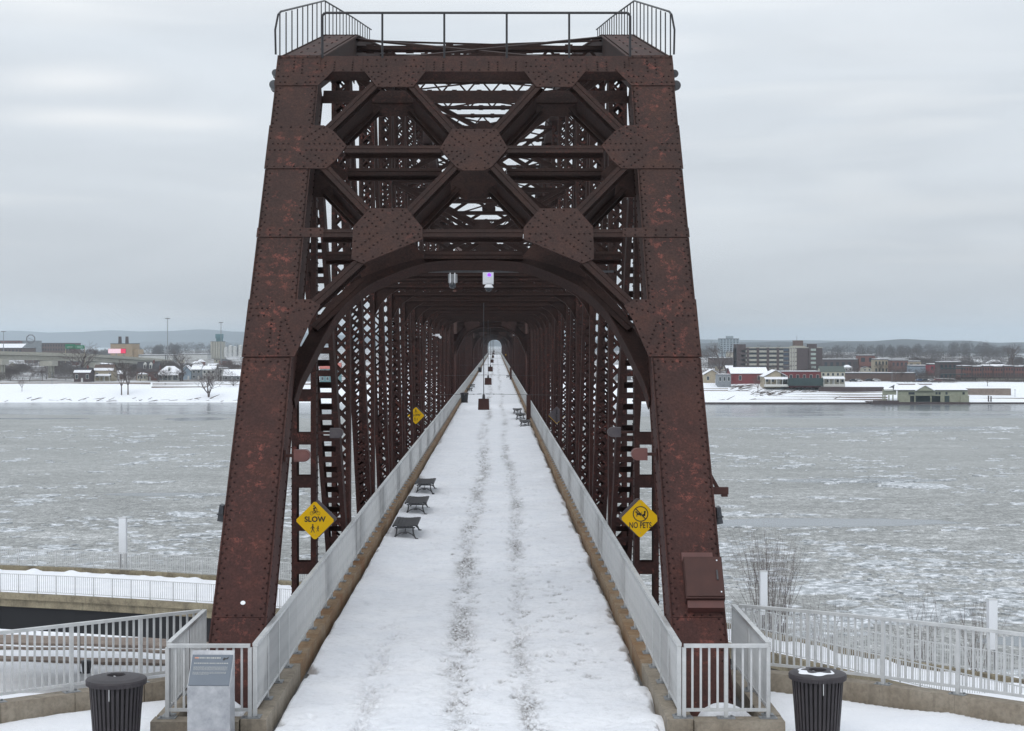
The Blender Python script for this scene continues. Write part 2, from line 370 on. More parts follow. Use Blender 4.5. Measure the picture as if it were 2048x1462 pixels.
mb = MB(); mb.v = fv; mb.f = ff; mb.m = [0]*len(ff); mb.build('ice_floes', FLOE, kind='stuff', label='broken grey and white ice floes drifting on the river', cat='ice')

# near lower ground and its bank
def z_near(X, Y):
    st = 119-30*np.clip((X+2)/10, 0, 1); t = np.clip((Y-st)/(28-10*np.clip((X+2)/10, 0, 1)), 0, 1); z = LG + (WZ-1.2-LG)*(t*t*(3-2*t))
    return z + .12*noise2(X*.21, Y*.3) * (1-t) + .3*noise2(X*.3, Y*.4, 5)*t*(1-t)*2
grid('near_bank', np.linspace(-90, 90, 140), np.concatenate([np.linspace(-60, 90, 30), np.linspace(91.5, 150, 60)]), z_near, SNOW, kind='structure')
# far bank
def z_far(X, Y):
    s0 = 752 - np.clip((X+20)/400, -.3, .3)*26 + 2.2*noise2(X*.03, X*0+1.0)
    t = np.clip((Y-s0)/62, 0, 1); z = WZ-.8 + (TG-WZ+.8)*(t**.8)
    r = np.clip((Y-1500)/6000, 0, 1)
    return z + .25*noise2(X*.02, Y*.05)*np.clip(t*3, 0, 1)*np.clip((1150-Y)/100, 0, 1)*(t<1) + r*8
q = NT('snowy_town_ground'); g = q.n('ShaderNodeNewGeometry').outputs['Position']
sx = q.n('ShaderNodeSeparateXYZ'); q.l(g, sx.inputs[0])
pt = q.ramp(q.noise(g, .03, 6, .7), [(.44, 1.0), (.54, 0.0)])
fr = q.n('ShaderNodeMapRange'); fr.inputs[1].default_value = 822; fr.inputs[2].default_value = 850; q.l(sx.outputs[1], fr.inputs[0])
c = q.ramp(q.noise(g, .12, 5, .7), [(.35, (.10,.085,.075)), (.6, (.16,.14,.125)), (.75, (.4,.4,.41))])
q.l(q.mix(q.math('MULTIPLY', fr.outputs[0], q.math('SUBTRACT', 1.0, q.math('MULTIPLY', pt, .75))), (.84,.86,.90), c), q.b.inputs['Base Color']); q.b.inputs['Roughness'].default_value = .9
grid('far_bank', np.linspace(-700, 700, 281), np.concatenate([np.linspace(735, 830, 60), np.linspace(840, 1500, 14), np.linspace(1700, 12000, 12)]), z_far, q.m, kind='structure')

# ---- plaza at the bridge head
PL = [(-4.42,26.75),(-5.36,26.05),(-6.30,25.35),(-7.25,24.62),(-8.2,23.85),(-9.15,23.05),(-10.1,22.2)]
PR = [(4.46,27.25),(5.62,26.62),(6.70,25.92),(7.70,25.18),(8.66,24.38),(9.60,23.55),(10.5,22.7)]
poly = [(-10.3,22.0)] + [(x-.15,y+.22) for x, y in PL[::-1][1:]] + [(-4.42,27.0),(-3.4,27.0),(3.4,27.0),(4.46,27.5)] + [(x+.15,y+.22) for x, y in PR[1:]] + [(10.8,-8),(-10.6,-8)]
MB().prism(poly, lambda u, v, n: Vector((u, v, n)), -1.1, 0).build('plaza', PAVE, kind='structure')
MB().box(-9.5, 9.5, -7.5, 20.5, LG-.5, -1.102).build('abutment', CONC, kind='structure')

# ---- deck
Y0 = 24.08; P = 8.3357; NP = 14; OFF = .9; SL = 2*OFF+NP*P; NSPAN = 6; YEND = Y0+SL*NSPAN
MB().box(-3.35, 3.35, 27.002, YEND+30, -.32, 0).build('bridge_deck', PAVE, kind='structure')

def snow_h(X, Y, near=True):
    e = .09*noise2(Y*.9, Y*0+3, 1.0)+.06*noise2(Y*3.1, Y*0, 2.0)
    hole = np.clip(noise2(Y*.55, Y*0+7, 4.0)-.55, 0, 1)*.5
    hl = np.clip(noise2(Y*.47, Y*0+1, 9.0)-.5, 0, 1)*.5
    dl = (X-(-2.93+.05*e*2+hl)); dr = ((2.93-e*.7-hole)-X)
    edge = np.clip(np.minimum(dl, dr)/.10, 0, 1)
    h = .115 + .018*noise2(X*.7, Y*.5, 1) + .075*fbm(X*1.7, Y*1.2, 3, 5) + .028*fbm(X*9, Y*7, 17, 3)*np.clip((60-Y)/25, 0, 1)
    h = h + .06*np.clip((np.abs(X)-2.0)/.9, 0, 1)*(1+.6*noise2(X*.5, Y*.35, 6))
    for c, wd, dp in ((-.22, .34, .035), (1.05, .26, .03), (-1.75, .3, .018), (.4, .5, .012)):
        cc = c + .12*np.sin(Y*.11+c)+.05*np.sin(Y*.37)
        h = h - dp*np.exp(-((X-cc)/wd)**2)
    return h, edge
def deck_snow(name, xs, ys, feet):
    X, Y = np.meshgrid(xs, ys); h, edge = snow_h(X, Y); sl = np.zeros_like(h)
    for c, wd, a in ((-.24, .24, 1.0), (1.04, .19, .75), (-1.72, .22, .3)):
        cc = c + .12*np.sin(Y*.11+c)+.05*np.sin(Y*.37)
        nn = np.clip(.52+2.6*fbm(X*2.6+c, Y*1.1, 31, 4), 0, 1)
        if c < -1: nn = nn*np.clip((34-Y)/6, 0, 1)
        sl = np.maximum(sl, 1.15*a*np.exp(-((X-cc)/wd)**2)*np.clip(nn, 0, 1)*np.clip(.62+.6*noise2(Y*.35, Y*0, c+1), .3, 1))
    if feet:
        for (fx, fy, a, ln, dp, dirt) in feet:
            j0, j1 = np.searchsorted(ys, fy-.3), np.searchsorted(ys, fy+.3); i0, i1 = np.searchsorted(xs, fx-.3), np.searchsorted(xs, fx+.3)
            if j1 <= j0 or i1 <= i0: continue
            sx_, sy_ = X[j0:j1, i0:i1]-fx, Y[j0:j1, i0:i1]-fy
            u = sx_*math.cos(a)+sy_*math.sin(a); v = -sx_*math.sin(a)+sy_*math.cos(a)
            r = np.sqrt((u/.065)**2+(v/ln)**2); k = np.clip(1.25-r, 0, 1)
            h[j0:j1, i0:i1] -= dp*1.35*np.minimum(k*2, 1); h[j0:j1, i0:i1] += .010*np.exp(-((r-1.5)/.3)**2)
            sl[j0:j1, i0:i1] = np.maximum(sl[j0:j1, i0:i1], dirt*np.minimum(k*1.6, 1))
    Z = np.maximum(h, .02)*edge - (1-edge)*.03
    v = np.stack([X.ravel(), Y.ravel(), Z.ravel()], 1); nx, ny = len(xs), len(ys)
    i = np.arange((nx-1)*(ny-1)); r = i//(nx-1); c = i % (nx-1); a = r*nx+c
    f = np.stack([a, a+1, a+nx+1, a+nx], 1)
    me = bpy.data.meshes.new(name); me.vertices.add(len(v)); me.vertices.foreach_set('co', v.ravel())
    me.loops.add(len(f)*4); me.loops.foreach_set('vertex_index', f.ravel().astype(np.int32))
    me.polygons.add(len(f)); me.polygons.foreach_set('loop_start', (np.arange(len(f))*4).astype(np.int32))
    me.polygons.foreach_set('use_smooth', np.ones(len(f), bool))
    me.materials.append(SNOWD); me.update(calc_edges=True); me.validate()
    at = me.attributes.new('slush', 'FLOAT', 'POINT'); at.data.foreach_set('value', np.clip(sl, 0, 1).ravel().astype(np.float32))
    return obj(name, me, kind='structure')
feet = []
def walk(c, y0, y1, amp, dirt, dens):
    y = y0
    while y < y1:
        if random.random() < dens:
            cc = c + .12*math.sin(y*.11+c)+.05*math.sin(y*.37)
            feet.append((cc+random.gauss(0, amp), y+random.random()*.3, random.gauss(0, .5), random.uniform(.10, .16), random.uniform(.02, .05), dirt*(.35+.65*random.random())))
        y += .09
walk(-.22, 22, 88, .16, .85, .75); walk(1.05, 22, 88, .13, .7, .6); walk(-1.72, 22, 33, .12, .4, .5); walk(1.5, 25, 60, .5, .4, .12); walk(.3, 22, 88, .9, .25, .12)
walk(-1.3, 40, 75, .3, .2, .2)
for i in range(90): feet.append((random.uniform(-2.5, 2.6), random.uniform(22, 70), random.uniform(-1.5, 1.5), .13, random.uniform(.015, .035), random.random()*.25))
for i in range(60): feet.append((random.gauss(1.8, .4), random.uniform(27, 42), random.uniform(-1.2, 1.2), .13, .035, .7))
ys = [20.0]
while ys[-1] < 92: ys.append(ys[-1]+max(.035, ys[-1]**2/1600/5.7*.62))
deck_snow('deck_snow', np.linspace(-3.0, 3.0, 210), np.array(ys), feet)
deck_snow('deck_snow', np.linspace(-3.0, 3.0, 61), np.linspace(ys[-1], YEND+28, 330), None)
def plaza_z(X, Y):
    return .05 + .02*noise2(X*.8, Y*.7, 2)+.05*fbm(X*1.6, Y*1.4, 5, 5)
# plaza snow left and right (clipped by the kerb lines)
def plaza_snow(line, x0, x1, side):
    xs = np.linspace(x0, x1, 110); ys_ = np.linspace(14, 27, 200)
    lx = np.array([abs(p[0]) for p in line]); ly = np.array([p[1] for p in line])
    def zf(X, Y):
        lim = np.interp(np.abs(X), lx, ly)-.18+.05*noise2(X*2, X*0, 8)
        z = plaza_z(X, Y); t = np.clip((lim-Y)/.12, 0, 1)
        return z*t - (1-t)*.06
    grid('plaza_snow', xs, ys_, zf, SNOW, kind='structure')
plaza_snow(PL, -10.3, -3.3, -1); plaza_snow(PR, 3.3, 10.7, 1)
grid('plaza_snow', np.linspace(-3.3, 3.3, 60), np.linspace(12, 20.02, 60), lambda X, Y: .09+.02*noise2(X*.8, Y*.7, 2), SNOW, kind='structure')
grid('plaza_snow', np.linspace(-10.3, 10.7, 60), np.linspace(-8, 12.0, 60), lambda X, Y: .05+.02*noise2(X*.8, Y*.7, 2), SNOW, kind='structure')

# ---- kerbs
KT = .33
def kerb(xc, wd, y0, y1, blk, z0=-.4, top=KT):
    root = obj('kerb', None, kind='structure', loc=(xc, 0, 0))
    nblk = 0; y = y0; cache = {}
    while y < y1 and nblk < 60:
        b = min(y+blk, y1)
        if b-y > .2:
            key = round(b-y, 3)
            if key not in cache: cache[key] = MB().box(-wd/2, wd/2, 0, b-y-.014, z0, top).mesh('kerb_block', KERBM if blk > 2 else CONC)
            obj('kerb_block', cache[key], root, loc=(0, y, 0)); nblk += 1
        y = b
    if y < y1: MB().box(-wd/2, wd/2, y, y1, z0, top).build('kerb_run', KERBM, root)
    return root
kerb(-3.13, .38, 27.6, YEND+20, 3.05); kerb(3.13, .38, 27.6, YEND+20, 3.05)
kerb(-3.13, .38, 23.45, 27.59, 1.3); kerb(3.13, .38, 23.45, 27.59, 1.3)
kerb(-4.45, .3, 23.72, 26.9, 1.3); kerb(4.5, .3, 23.72, 27.3, 1.3)
for sgn in (-1, 1):     # cross kerb under the short front railings
    r = obj('kerb', None, kind='structure', loc=(0, 23.55, 0))
    x0, x1 = (-4.62, -3.33) if sgn < 0 else (3.33, 4.66)
    MB().box(x0, x1-.01, -.2, .15, -.4, KT-.01).build('kerb_block', CONC, r)
    MB().box(x0+.2, x1-.2, .16, 3.2, -.4, .10).build('bearing_shelf', PAVE, r)
def kerb_line(line, wd=.3):
    r = obj('kerb', None, kind='structure')
    for (xa, ya), (xb, yb) in zip(line, line[1:]):
        a = Vector((xa, ya, 0)); b = Vector((xb, yb, 0)); d = (b-a).normalized()
        MB().beam(a+d*.006+Vector((0,0,(KT-.4)/2-.005)), b-d*.006+Vector((0,0,(KT-.4)/2-.005)), wd, KT+.4).build('kerb_block', CONC, r)
kerb_line([(PL[0][0]-.16, PL[0][1]-.1)]+PL[1:]); kerb_line([(PR[0][0]+.2, PR[0][1]-.12)]+PR[1:])
def mound(name, c, rx, ry, h, seed, label=None):
    mb = MB(); mb.smooth = True; n = 18; rings = 7; vs = []; fs = []
    for j in range(rings+1):
        t = j/rings
        for i in range(n):
            a = 6.283*i/n; k_ = 1+.14*math.sin(a*3+seed)+.08*math.sin(a*5+seed*2)
            vs.append((c[0]+rx*t*k_*math.cos(a), c[1]+ry*t*k_*math.sin(a), c[2]+h*(math.cos(t*math.pi/2)**.8 if t < 1 else 0)-.02*(t == 1)))
    for j in range(rings):
        for i in range(n): fs.append((j*n+i, (j+1)*n+i, (j+1)*n+(i+1) % n, j*n+(i+1) % n))
    mb.add(vs, fs); return mb.build(name, SNOW, kind='structure')
mound('snow_mound', (3.82, 23.98, .1), .48, .3, .36, 1.0); mound('snow_mound', (-3.72, 24.1, .1), .5, .4, .42, 2.0)
mound('snow_mound', (2.72, 24.25, .0), .55, .7, .22, 3.0); mound('snow_mound', (2.75, 26.1, .02), .4, .8, .19, 4.5); mound('snow_mound', (-4.1, 26.3, .1), .3, .5, .2, 5.0)
mound('snow_mound', (4.05, 26.2, .1), .3, .9, .3, 6.0)

# piers
for k in range(NSPAN+1):
    y = Y0+SL*k+(0 if k else .6)
    mb = MB(); a, b = 1.9, 6.4
    mb.add([(-b-.8,y-a-.6,WZ-3),(b+.8,y-a-.6,WZ-3),(b+.8,y+a+.6,WZ-3),(-b-.8,y+a+.6,WZ-3),(-b,y-a,-2.9),(b,y-a,-2.9),(b,y+a,-2.9),(-b,y+a,-2.9)],
           [(3,2,1,0),(4,5,6,7),(0,1,5,4),(1,2,6,5),(2,3,7,6),(3,0,4,7)])
    mb.build('bridge_pier', TERR, label='%s stone pier carrying the truss bridge%s' % (['first','second','third','fourth','fifth','sixth','seventh'][k], ' by the plaza' if k == 0 else ' counted from the plaza'), cat='pier')

# ------------------------------------------------------------------ the truss spans
DV = Vector((0, .6054, .7959)); DN = Vector((0, .7959, -.6054))
def PF(u, v, n): return Vector((u, 0, .25)) + DV*v + DN*n
def pp(px, py):
    s = 97.5+(py-112)*.026854; d = F/s
    return (CX+(px-991)/s, (d-24.08)*.6054+(CH+(686-py)/s-.25)*.7959)
def vv(py): return pp(600, py)[1]
VTOP = vv(112)
def rivet(mb, p, nrm, r=.022, h=.018):
    nrm = nrm.normalized(); q_ = Vector((1,0,0)) if abs(nrm.x) < .9 else Vector((0,0,1))
    u = nrm.cross(q_).normalized(); v = nrm.cross(u); vs = []
    for rr, hh in ((r, 0), (r*.72, h*.8)):
        for i in range(6):
            t = i*1.0472; vs.append(p+u*rr*math.cos(t)+v*rr*math.sin(t)+nrm*hh)
    vs.append(p+nrm*h)
    mb.add(vs, [(i, (i+1) % 6, (i+1) % 6+6, i+6) for i in range(6)]+[(i+6, (i+1) % 6+6, 12) for i in range(6)])
def inside(pt, poly):
    x, y = pt; c = False; n = len(poly)
    for i in range(n):
        (x0, y0), (x1, y1) = poly[i], poly[(i+1) % n]
        if (y0 > y) != (y1 > y) and x < (x1-x0)*(y-y0)/(y1-y0)+x0: c = not c
    return c
def edge_dist(pt, poly):
    p = Vector(pt); best = 9
    for a, b in zip(poly, poly[1:]+poly[:1]):
        a = Vector(a); b = Vector(b); t = max(0, min(1, (p-a).dot(b-a)/max(1e-9, (b-a).length_squared))); best = min(best, (p-a-(b-a)*t).length)
    return best

CACHE = {}
def canon(Lm, w_, d_, mode, fl=.11):
    """member along +Z, side X (width w_), depth Y (d_)"""
    key = (round(Lm, 2), w_, d_, mode)
    if key in CACHE: return CACHE[key]
    mb = MB(); lc = None; t = .022
    if mode == 'box':
        mb.box(-w_/2, w_/2, -d_/2, d_/2, 0, Lm)
    elif mode == 'angle':
        mb.box(-w_/2, -.012, -d_/2, -d_/2+.02, 0, Lm); mb.box(.012, w_/2, -d_/2, -d_/2+.02, 0, Lm)
        mb.box(-w_/2, -.012, d_/2-.02, d_/2, 0, Lm); mb.box(.012, w_/2, d_/2-.02, d_/2, 0, Lm)
        mb.box(-.03, .03, -d_/2+.012, d_/2-.012, 0, Lm)
    else:
        for s in (-1, 1):
            x0, x1 = sorted((s*w_/2, s*(w_/2-t))); mb.box(x0, x1, -d_/2, d_/2, 0, Lm)
            f0, f1 = sorted((s*(w_/2+.004), s*(w_/2-fl)))
            mb.box(f0, f1, -d_/2-.004, -d_/2+.016, 0, Lm); mb.box(f0, f1, d_/2-.016, d_/2+.004, 0, Lm)
        lc = MB(); iw = w_/2-fl*.55
        if mode == 'batten' or mode == 'batten2':
            step = .87 if mode == 'batten' else .61; ph = .25 if mode == 'batten' else .17
            n = int((Lm-.6)/step)
            for i in range(n+1):
                z = .3+i*(Lm-.6)/max(1, n)
                for yy in (-d_/2-.006, d_/2+.006-.014):
                    lc.box(-w_/2+.03, w_/2-.03, yy-.006, yy+.008, z-ph/2, z+ph/2)
        else:
            pitch = .36 if mode == 'lace2' else .34; n = max(1, int(Lm/pitch)); pz = Lm/n
            for yy in (-d_/2-.010, d_/2+.010):
                for i in range(n):
                    a, b = (iw, -iw) if i % 2 else (-iw, iw)
                    lc.beam((a, yy, i*pz), (b, yy, (i+1)*pz), .062, .012, (0, 1, 0))
                    if mode == 'lace2': lc.beam((b, yy+(.013 if yy > 0 else -.013), i*pz), (a, yy+(.013 if yy > 0 else -.013), (i+1)*pz), .062, .012, (0, 1, 0))
                for z0, z1 in ((0, .42), (Lm-.42, Lm)): lc.box(-w_/2+.04, w_/2-.04, yy-.022, yy-.016, z0, z1) if yy < 0 else lc.box(-w_/2+.04, w_/2-.04, yy+.016, yy+.022, z0, z1)
    m1 = mb.mesh('member', STEELB); m2 = lc.mesh('lacing', STEELB) if lc else None
    CACHE[key] = (m1, m2); return CACHE[key]
def member(name, a, b, side, w_, d_, mode, parent, sub='lacing'):
    a = Vector(a); b = Vector(b); z = (b-a); Lm = z.length; z.normalize(); x = Vector(side); x = (x - z*x.dot(z)).normalized(); y = z.cross(x)
    M = Matrix(((x.x, y.x, z.x, a.x), (x.y, y.y, z.y, a.y), (x.z, y.z, z.z, a.z), (0,0,0,1)))
    m1, m2 = canon(Lm, w_, d_, mode); o = obj(name, m1, parent, mat=M)
    if m2: obj(sub, m2, o, kind='stuff')
    return o
ZT = [0, 11.42, 13.52, 14.8, 16.0, 16.9, 17.5, 17.7]; TX = 3.59
def zt(i): return ZT[i] if i <= 7 else ZT[14-i]
def yn(i): return OFF + i*P

def gusset(parent, pts, dirs, n0=-.02, n1=-.002, fn=PF, riv=True, seed=0, rn=-.02):
    g_ = MB().prism(pts, fn, n0, n1).build('gusset_plate', STEEL, parent)
    if riv:
        mb = MB(); rr = random.Random(seed); used = []
        c = (sum(p[0] for p in pts)/len(pts), sum(p[1] for p in pts)/len(pts))
        def put(p, force=False):
            if inside(p, pts) and edge_dist(p, pts) > .035 and all((p[0]-q_[0])**2+(p[1]-q_[1])**2 > .085**2 for q_ in used):
                used.append(p); rivet(mb, fn(p[0], p[1], rn), -DN)
        for (cx, cy, ang) in dirs:
            for k_ in range(1, 22):
                for off in (-.085, .085):
                    r_ = .08+k_*.10+(.05 if off > 0 else 0)
                    put((cx+r_*math.cos(ang)-off*math.sin(ang), cy+r_*math.sin(ang)+off*math.cos(ang)))
        for a, b in zip(pts, pts[1:]+pts[:1]):
            a = Vector(a); b = Vector(b); ln = (b-a).length; dd = (b-a)/ln; nn = Vector((-dd.y, dd.x))
            for k_ in range(int(ln/.19)+1):
                for s_ in (.05, -.05):
                    q_ = a+dd*(k_*.19+.05)+nn*s_; put((q_.x, q_.y))
        mb.build('rivets', RIVM, g_, kind='stuff')
    return g_

def make_portal(root):
    A = math.atan2
    uo, ui = -4.03, -3.16
    joints = [-1.9, vv(1235), vv(715), vv(600), vv(475), vv(457), vv(338), vv(253), vv(172), vv(150)]
    for s in (-1, 1):
        post = MB()
        def Q(u, v, n, s=s): return PF(s*-u if s > 0 else u, v, n)
        fn = lambda u, v, n, s=s: PF(-u if s > 0 else u, v, n)
        post.prism([(uo+.02,-1.9),(uo+.045,-1.9),(uo+.045,VTOP-.02),(uo+.02,VTOP-.02)], fn, .0, .8)
        post.prism([(uo+.05,-1.9),(ui-.05,-1.9),(ui-.05,VTOP-.35),(uo+.05,VTOP-.35)], fn, .024, .034)
        post.prism([(ui-.045,-1.9),(ui-.02,-1.9),(ui-.02,VTOP-.34),(ui-.045,VTOP-.34)], fn, .0, .8)
        post.prism([(uo,-1.9),(uo+.16,-1.9),(uo+.16,VTOP-.02),(uo,VTOP-.02)], fn, .8, .82)
        post.prism([(ui-.16,-1.9),(ui,-1.9),(ui,VTOP-.34),(ui-.16,VTOP-.34)], fn, .8, .82)
        po = post.build('end_post', STEEL, root)
        segs = list(zip(joints[:-1], joints[1:]))
        for j, (a, b) in enumerate(segs):
            if j in (2, 4, 6, 8): continue
            MB().prism([(uo,a+.004),(ui,a+.004),(ui,b-.004),(uo,b-.004)], fn, -.0, .022).build('cover_plate', STEEL, po)
        rv = MB()
        v = -1.0
        while v < VTOP-.5:
            for u, dv in ((uo+.05, 0), (uo+.11, .09), (ui-.05, 0), (ui-.11, .09)):
                rivet(rv, fn(u, v+dv, 0), -DN)
            for u, sx_ in ((uo+.02, -1), (ui-.02, 1)):
                for nn in (.1, .7): rivet(rv, fn(u, v, nn), Vector((-sx_ if s > 0 else sx_, 0, 0)))
            v += .18
        for v in (vv(1235)+.04, vv(715)-.09):
            for i in range(4): rivet(rv, fn(uo+.24+i*.13, v, 0), -DN)
        rv.build('rivets', RIVM, po, kind='stuff')
        lc = MB(); v = -.6
        k_ = 0
        while v < VTOP-1.2:
            a_, b_ = ((uo+.1), (ui-.1)) if k_ % 2 else ((ui-.1), (uo+.1))
            lc.beam(fn(a_, v, .83), fn(b_, v+.55, .83), .09, .014, DN); lc.beam(fn(b_, v, .845), fn(a_, v+.55, .845), .09, .014, DN); v += .55; k_ += 1
        lc.build('lacing', STEELB, po, kind='stuff')
        # post joint plates / gussets
        mr = lambda pts: [(-u if s > 0 else u, v) for u, v in pts]
        X = lambda px, py: pp(px, py)
        g1 = [(uo-.015, vv(338)), (uo-.015, vv(252)), X(648,252), X(668,264), X(693,292), X(672,321), X(652,338)]
        c1 = (-3.45, vv(295)); dr = [(c1[0],c1[1],t) for t in (0, .75, -.75, math.pi)]
        if s > 0: dr = [(-a,b,math.pi-t) for a,b,t in dr]
        gusset(root, mr(g1), dr, seed=1)
        g2 = [(uo-.015, vv(715)+.006), (uo-.015, vv(600)), X(620,600), X(641,612), X(623,640), X(589,714)]
        c2 = (-3.5, vv(625)); dr = [(c2[0],c2[1],t) for t in (.8, math.pi, -1.57, -1.2, .3)]
        if s > 0: dr = [(-a,b,math.pi-t) for a,b,t in dr]
        gusset(root, mr(g2), dr, seed=2)
        g3 = [(uo-.01, vv(475)), (uo-.01, vv(457)), X(647,457), X(647,475)]
        gusset(root, mr(g3), [(( -3.6 if s < 0 else 3.6), vv(466), 0), ((-3.6 if s < 0 else 3.6), vv(466), math.pi)], seed=3)
        g4 = [(uo-.015, vv(172)), (uo-.015, VTOP-.28), (uo-.015, VTOP), (ui, VTOP), (ui, vv(139)), X(668,141), X(636,172)]
        gusset(root, mr(g4), [((-3.6 if s < 0 else 3.6), vv(160), t) for t in (0, math.pi, 1.57)], seed=4)
        # lower big node gusset
        g5 = [X(706,455), X(740,418), X(813,418), X(845,456), X(845,479), X(725,528), X(703,519)]
        c5 = X(775,462); dr = [(c5[0],c5[1],t) for t in (.78, 2.35, 3.93, 0, math.pi, -.5)]
        if s > 0: dr = [(-a,b,math.pi-t) for a,b,t in dr]
        gusset(root, mr(g5), dr, seed=5)
        g6 = [X(728,143), X(754,175), X(826,175), X(852,143), X(852,118), X(728,118)]
        c6 = X(790,140); dr = [(c6[0],c6[1],t) for t in (-.8, -2.35, 0, math.pi, -1.57)]
        if s > 0: dr = [(-a,b,math.pi-t) for a,b,t in dr]
        gusset(root, mr(g6), dr, n0=-.022, n1=-.004, seed=6, rn=-.022)
        # bracing members, front and back plane
        mem = [((652,262),(752,166)), ((818,164),(912,268)), ((645,330),(742,430)), ((812,430),(912,328)), ((622,612),(724,518)),
               ((690,298),(882,298)), ((645,466),(708,466))]
        for n_ in (.0, .64):
            for a, b in mem:
                a = X(*a); b = X(*b)
                if s > 0: a = (-a[0], a[1]); b = (-b[0], b[1])
                pa, pb = PF(a[0], a[1], n_+.085), PF(b[0], b[1], n_+.085)
                z = (pb-pa).normalized(); side = z.cross(DN)
                member('portal_brace', pa, pb, side, .19, .17, 'angle', root)
    # horizontal middle strut of the lower tier
    for n_ in (.0, .64):
        a = pp(846,466); member('portal_strut', PF(a[0], a[1], n_+.085), PF(-a[0], a[1], n_+.085), DV, .18, .17, 'angle', root)
    X = pp
    g7 = [X(904,259), X(880,298), X(912,335), X(927,342)]
    pts = g7 + [(-u, v) for u, v in g7[::-1]]
    pts[0] = (pts[0][0], pts[-1][1])
    for n_, rv_ in ((-.02, True), (.80, False)):
        gusset(root, pts, [(0, vv(298), t) for t in (.78, 2.35, 3.93, 5.5, 0, math.pi)], n0=n_, n1=n_+.018, seed=7, riv=rv_)
    # dark filler gussets of the back plane
    for s in (-1, 1):
        for g_ in ([X(706,455), X(740,418), X(813,418), X(845,456), X(845,479), X(725,528)], [(-4.0,vv(338)),(-4.0,vv(252)),X(648,252),X(693,292),X(652,338)], [X(728,143), X(754,175), X(826,175), X(852,143)]):
            gusset(root, [(u if s < 0 else -u, v) for u, v in g_], [], n0=.80, n1=.815, riv=False)
        # batten webs joining front and back knee members
        for a, b in (((662,345),(728,415)), ((826,415),(900,340)), ((665,250),(742,178)), ((826,178),(900,255))):
            a = X(*a); b = X(*b); a = (a[0]*(1 if s < 0 else -1), a[1]); b = (b[0]*(1 if s < 0 else -1), b[1])
            du = Vector((b[0]-a[0], b[1]-a[1])).normalized()
            member('portal_web', PF(a[0], a[1], .42), PF(b[0], b[1], .42), (DV*du.x - Vector((1,0,0))*du.y), .012, .50, 'box', root)
    # top strut
    ts = MB(); vb = vv(143)
    ts.prism([(-3.16,vb),(3.16,vb),(3.16,VTOP),(-3.16,VTOP)], PF, 0, .02)
    ts.prism([(-3.16,VTOP-.03),(3.16,VTOP-.03),(3.16,VTOP),(-3.16,VTOP)], PF, .02, .16)
    ts.prism([(-3.16,vb),(3.16,vb),(3.16,vb+.02),(-3.16,vb+.02)], PF, .02, .25)
    ts.prism([(-3.16,vb-.1),(3.16,vb-.1),(3.16,VTOP-.2),(-3.16,VTOP-.2)], PF, .78, .80)
    t_ = ts.build('top_strut', STEEL, root)
    rv = MB()
    for i in range(34):
        u = -3.05+i*.185
        rivet(rv, PF(u, vb+.05, 0), -DN); 
        if i % 6 in (0, 1, 3): 
            for k_ in range(1, 4): rivet(rv, PF(u, vb+.05+k_*.075, 0), -DN)
        rivet(rv, PF(u, VTOP, .08), DV)
    rv.build('rivets', RIVM, t_, kind='stuff')
    # arch rib : curved plate between the two planes, with soffit flange
    front = [(-3.16, vv(760)), X(592,722), X(608,690), X(626,655), X(645,622), X(672,580), X(700,552), X(728,530), X(765,512), X(805,496), X(845,484), X(900,479)]
    front = [(u, v) for u, v in front] + [(0, vv(479))]
    P_ = [Vector(f_) for f_ in front]; P_ = [P_[0]*2-P_[1]] + P_ + [Vector((-P_[-2].x, P_[-2].y))]; sm_ = []
    for i in range(1, len(P_)-2):
        for t in (0, .25, .5, .75):
            a0, a1, a2, a3 = P_[i-1], P_[i], P_[i+1], P_[i+2]
            sm_.append(.5*((2*a1)+(a2-a0)*t+(2*a0-5*a1+4*a2-a3)*t*t+(3*a1-a0-3*a2+a3)*t**3))
    front = [(v_.x, v_.y) for v_ in sm_] + [front[-1]]
    N_ = len(front); inn = []
    for i, (u, v) in enumerate(front):
        a = Vector(front[max(0, i-1)]); b = Vector(front[min(N_-1, i+1)]); t = (b-a).normalized(); nrm = Vector((t.y, -t.x))
        k_ = .15+.17*min(1, abs(u)/2.0)
        inn.append((u-nrm.x*k_, v-nrm.y*k_) if i < N_-1 else (0, v+.15))
    inn, front = front, inn
    front[0] = (-3.2, front[0][1])
    fullf = front + [(-u, v) for u, v in front[-2::-1]]; fulli = inn + [(-u, v) for u, v in inn[-2::-1]]
    ar = MB(); n = len(fullf)
    vs = [PF(u, v, .74) for u, v in fullf] + [PF(u, v, .74) for u, v in fulli] + [PF(u, v, .76) for u, v in fullf] + [PF(u, v, .76) for u, v in fulli]
    fs = []
    for i in range(n-1): fs += [(i, i+1, n+i+1, n+i), (2*n+i, 3*n+i, 3*n+i+1, 2*n+i+1)]
    ar.add(vs, fs)
    # soffit flange
    vs = []
    for u, v in fulli: vs += [PF(u, v, .60), PF(u, v, .88)]
    for u, v in fulli: vs += [PF(u*.994, v-.018, .60), PF(u*.994, v-.018, .88)]
    fs = []
    for i in range(n-1):
        a = 2*i; b = 2*n+2*i; fs += [(a, a+1, a+3, a+2), (b, b+2, b+3, b+1), (a, a+2, b+2, b), (a+1, b+1, b+3, a+3)]
    ar.add(vs, fs)
    ar.build('portal_arch', STEELB, root)

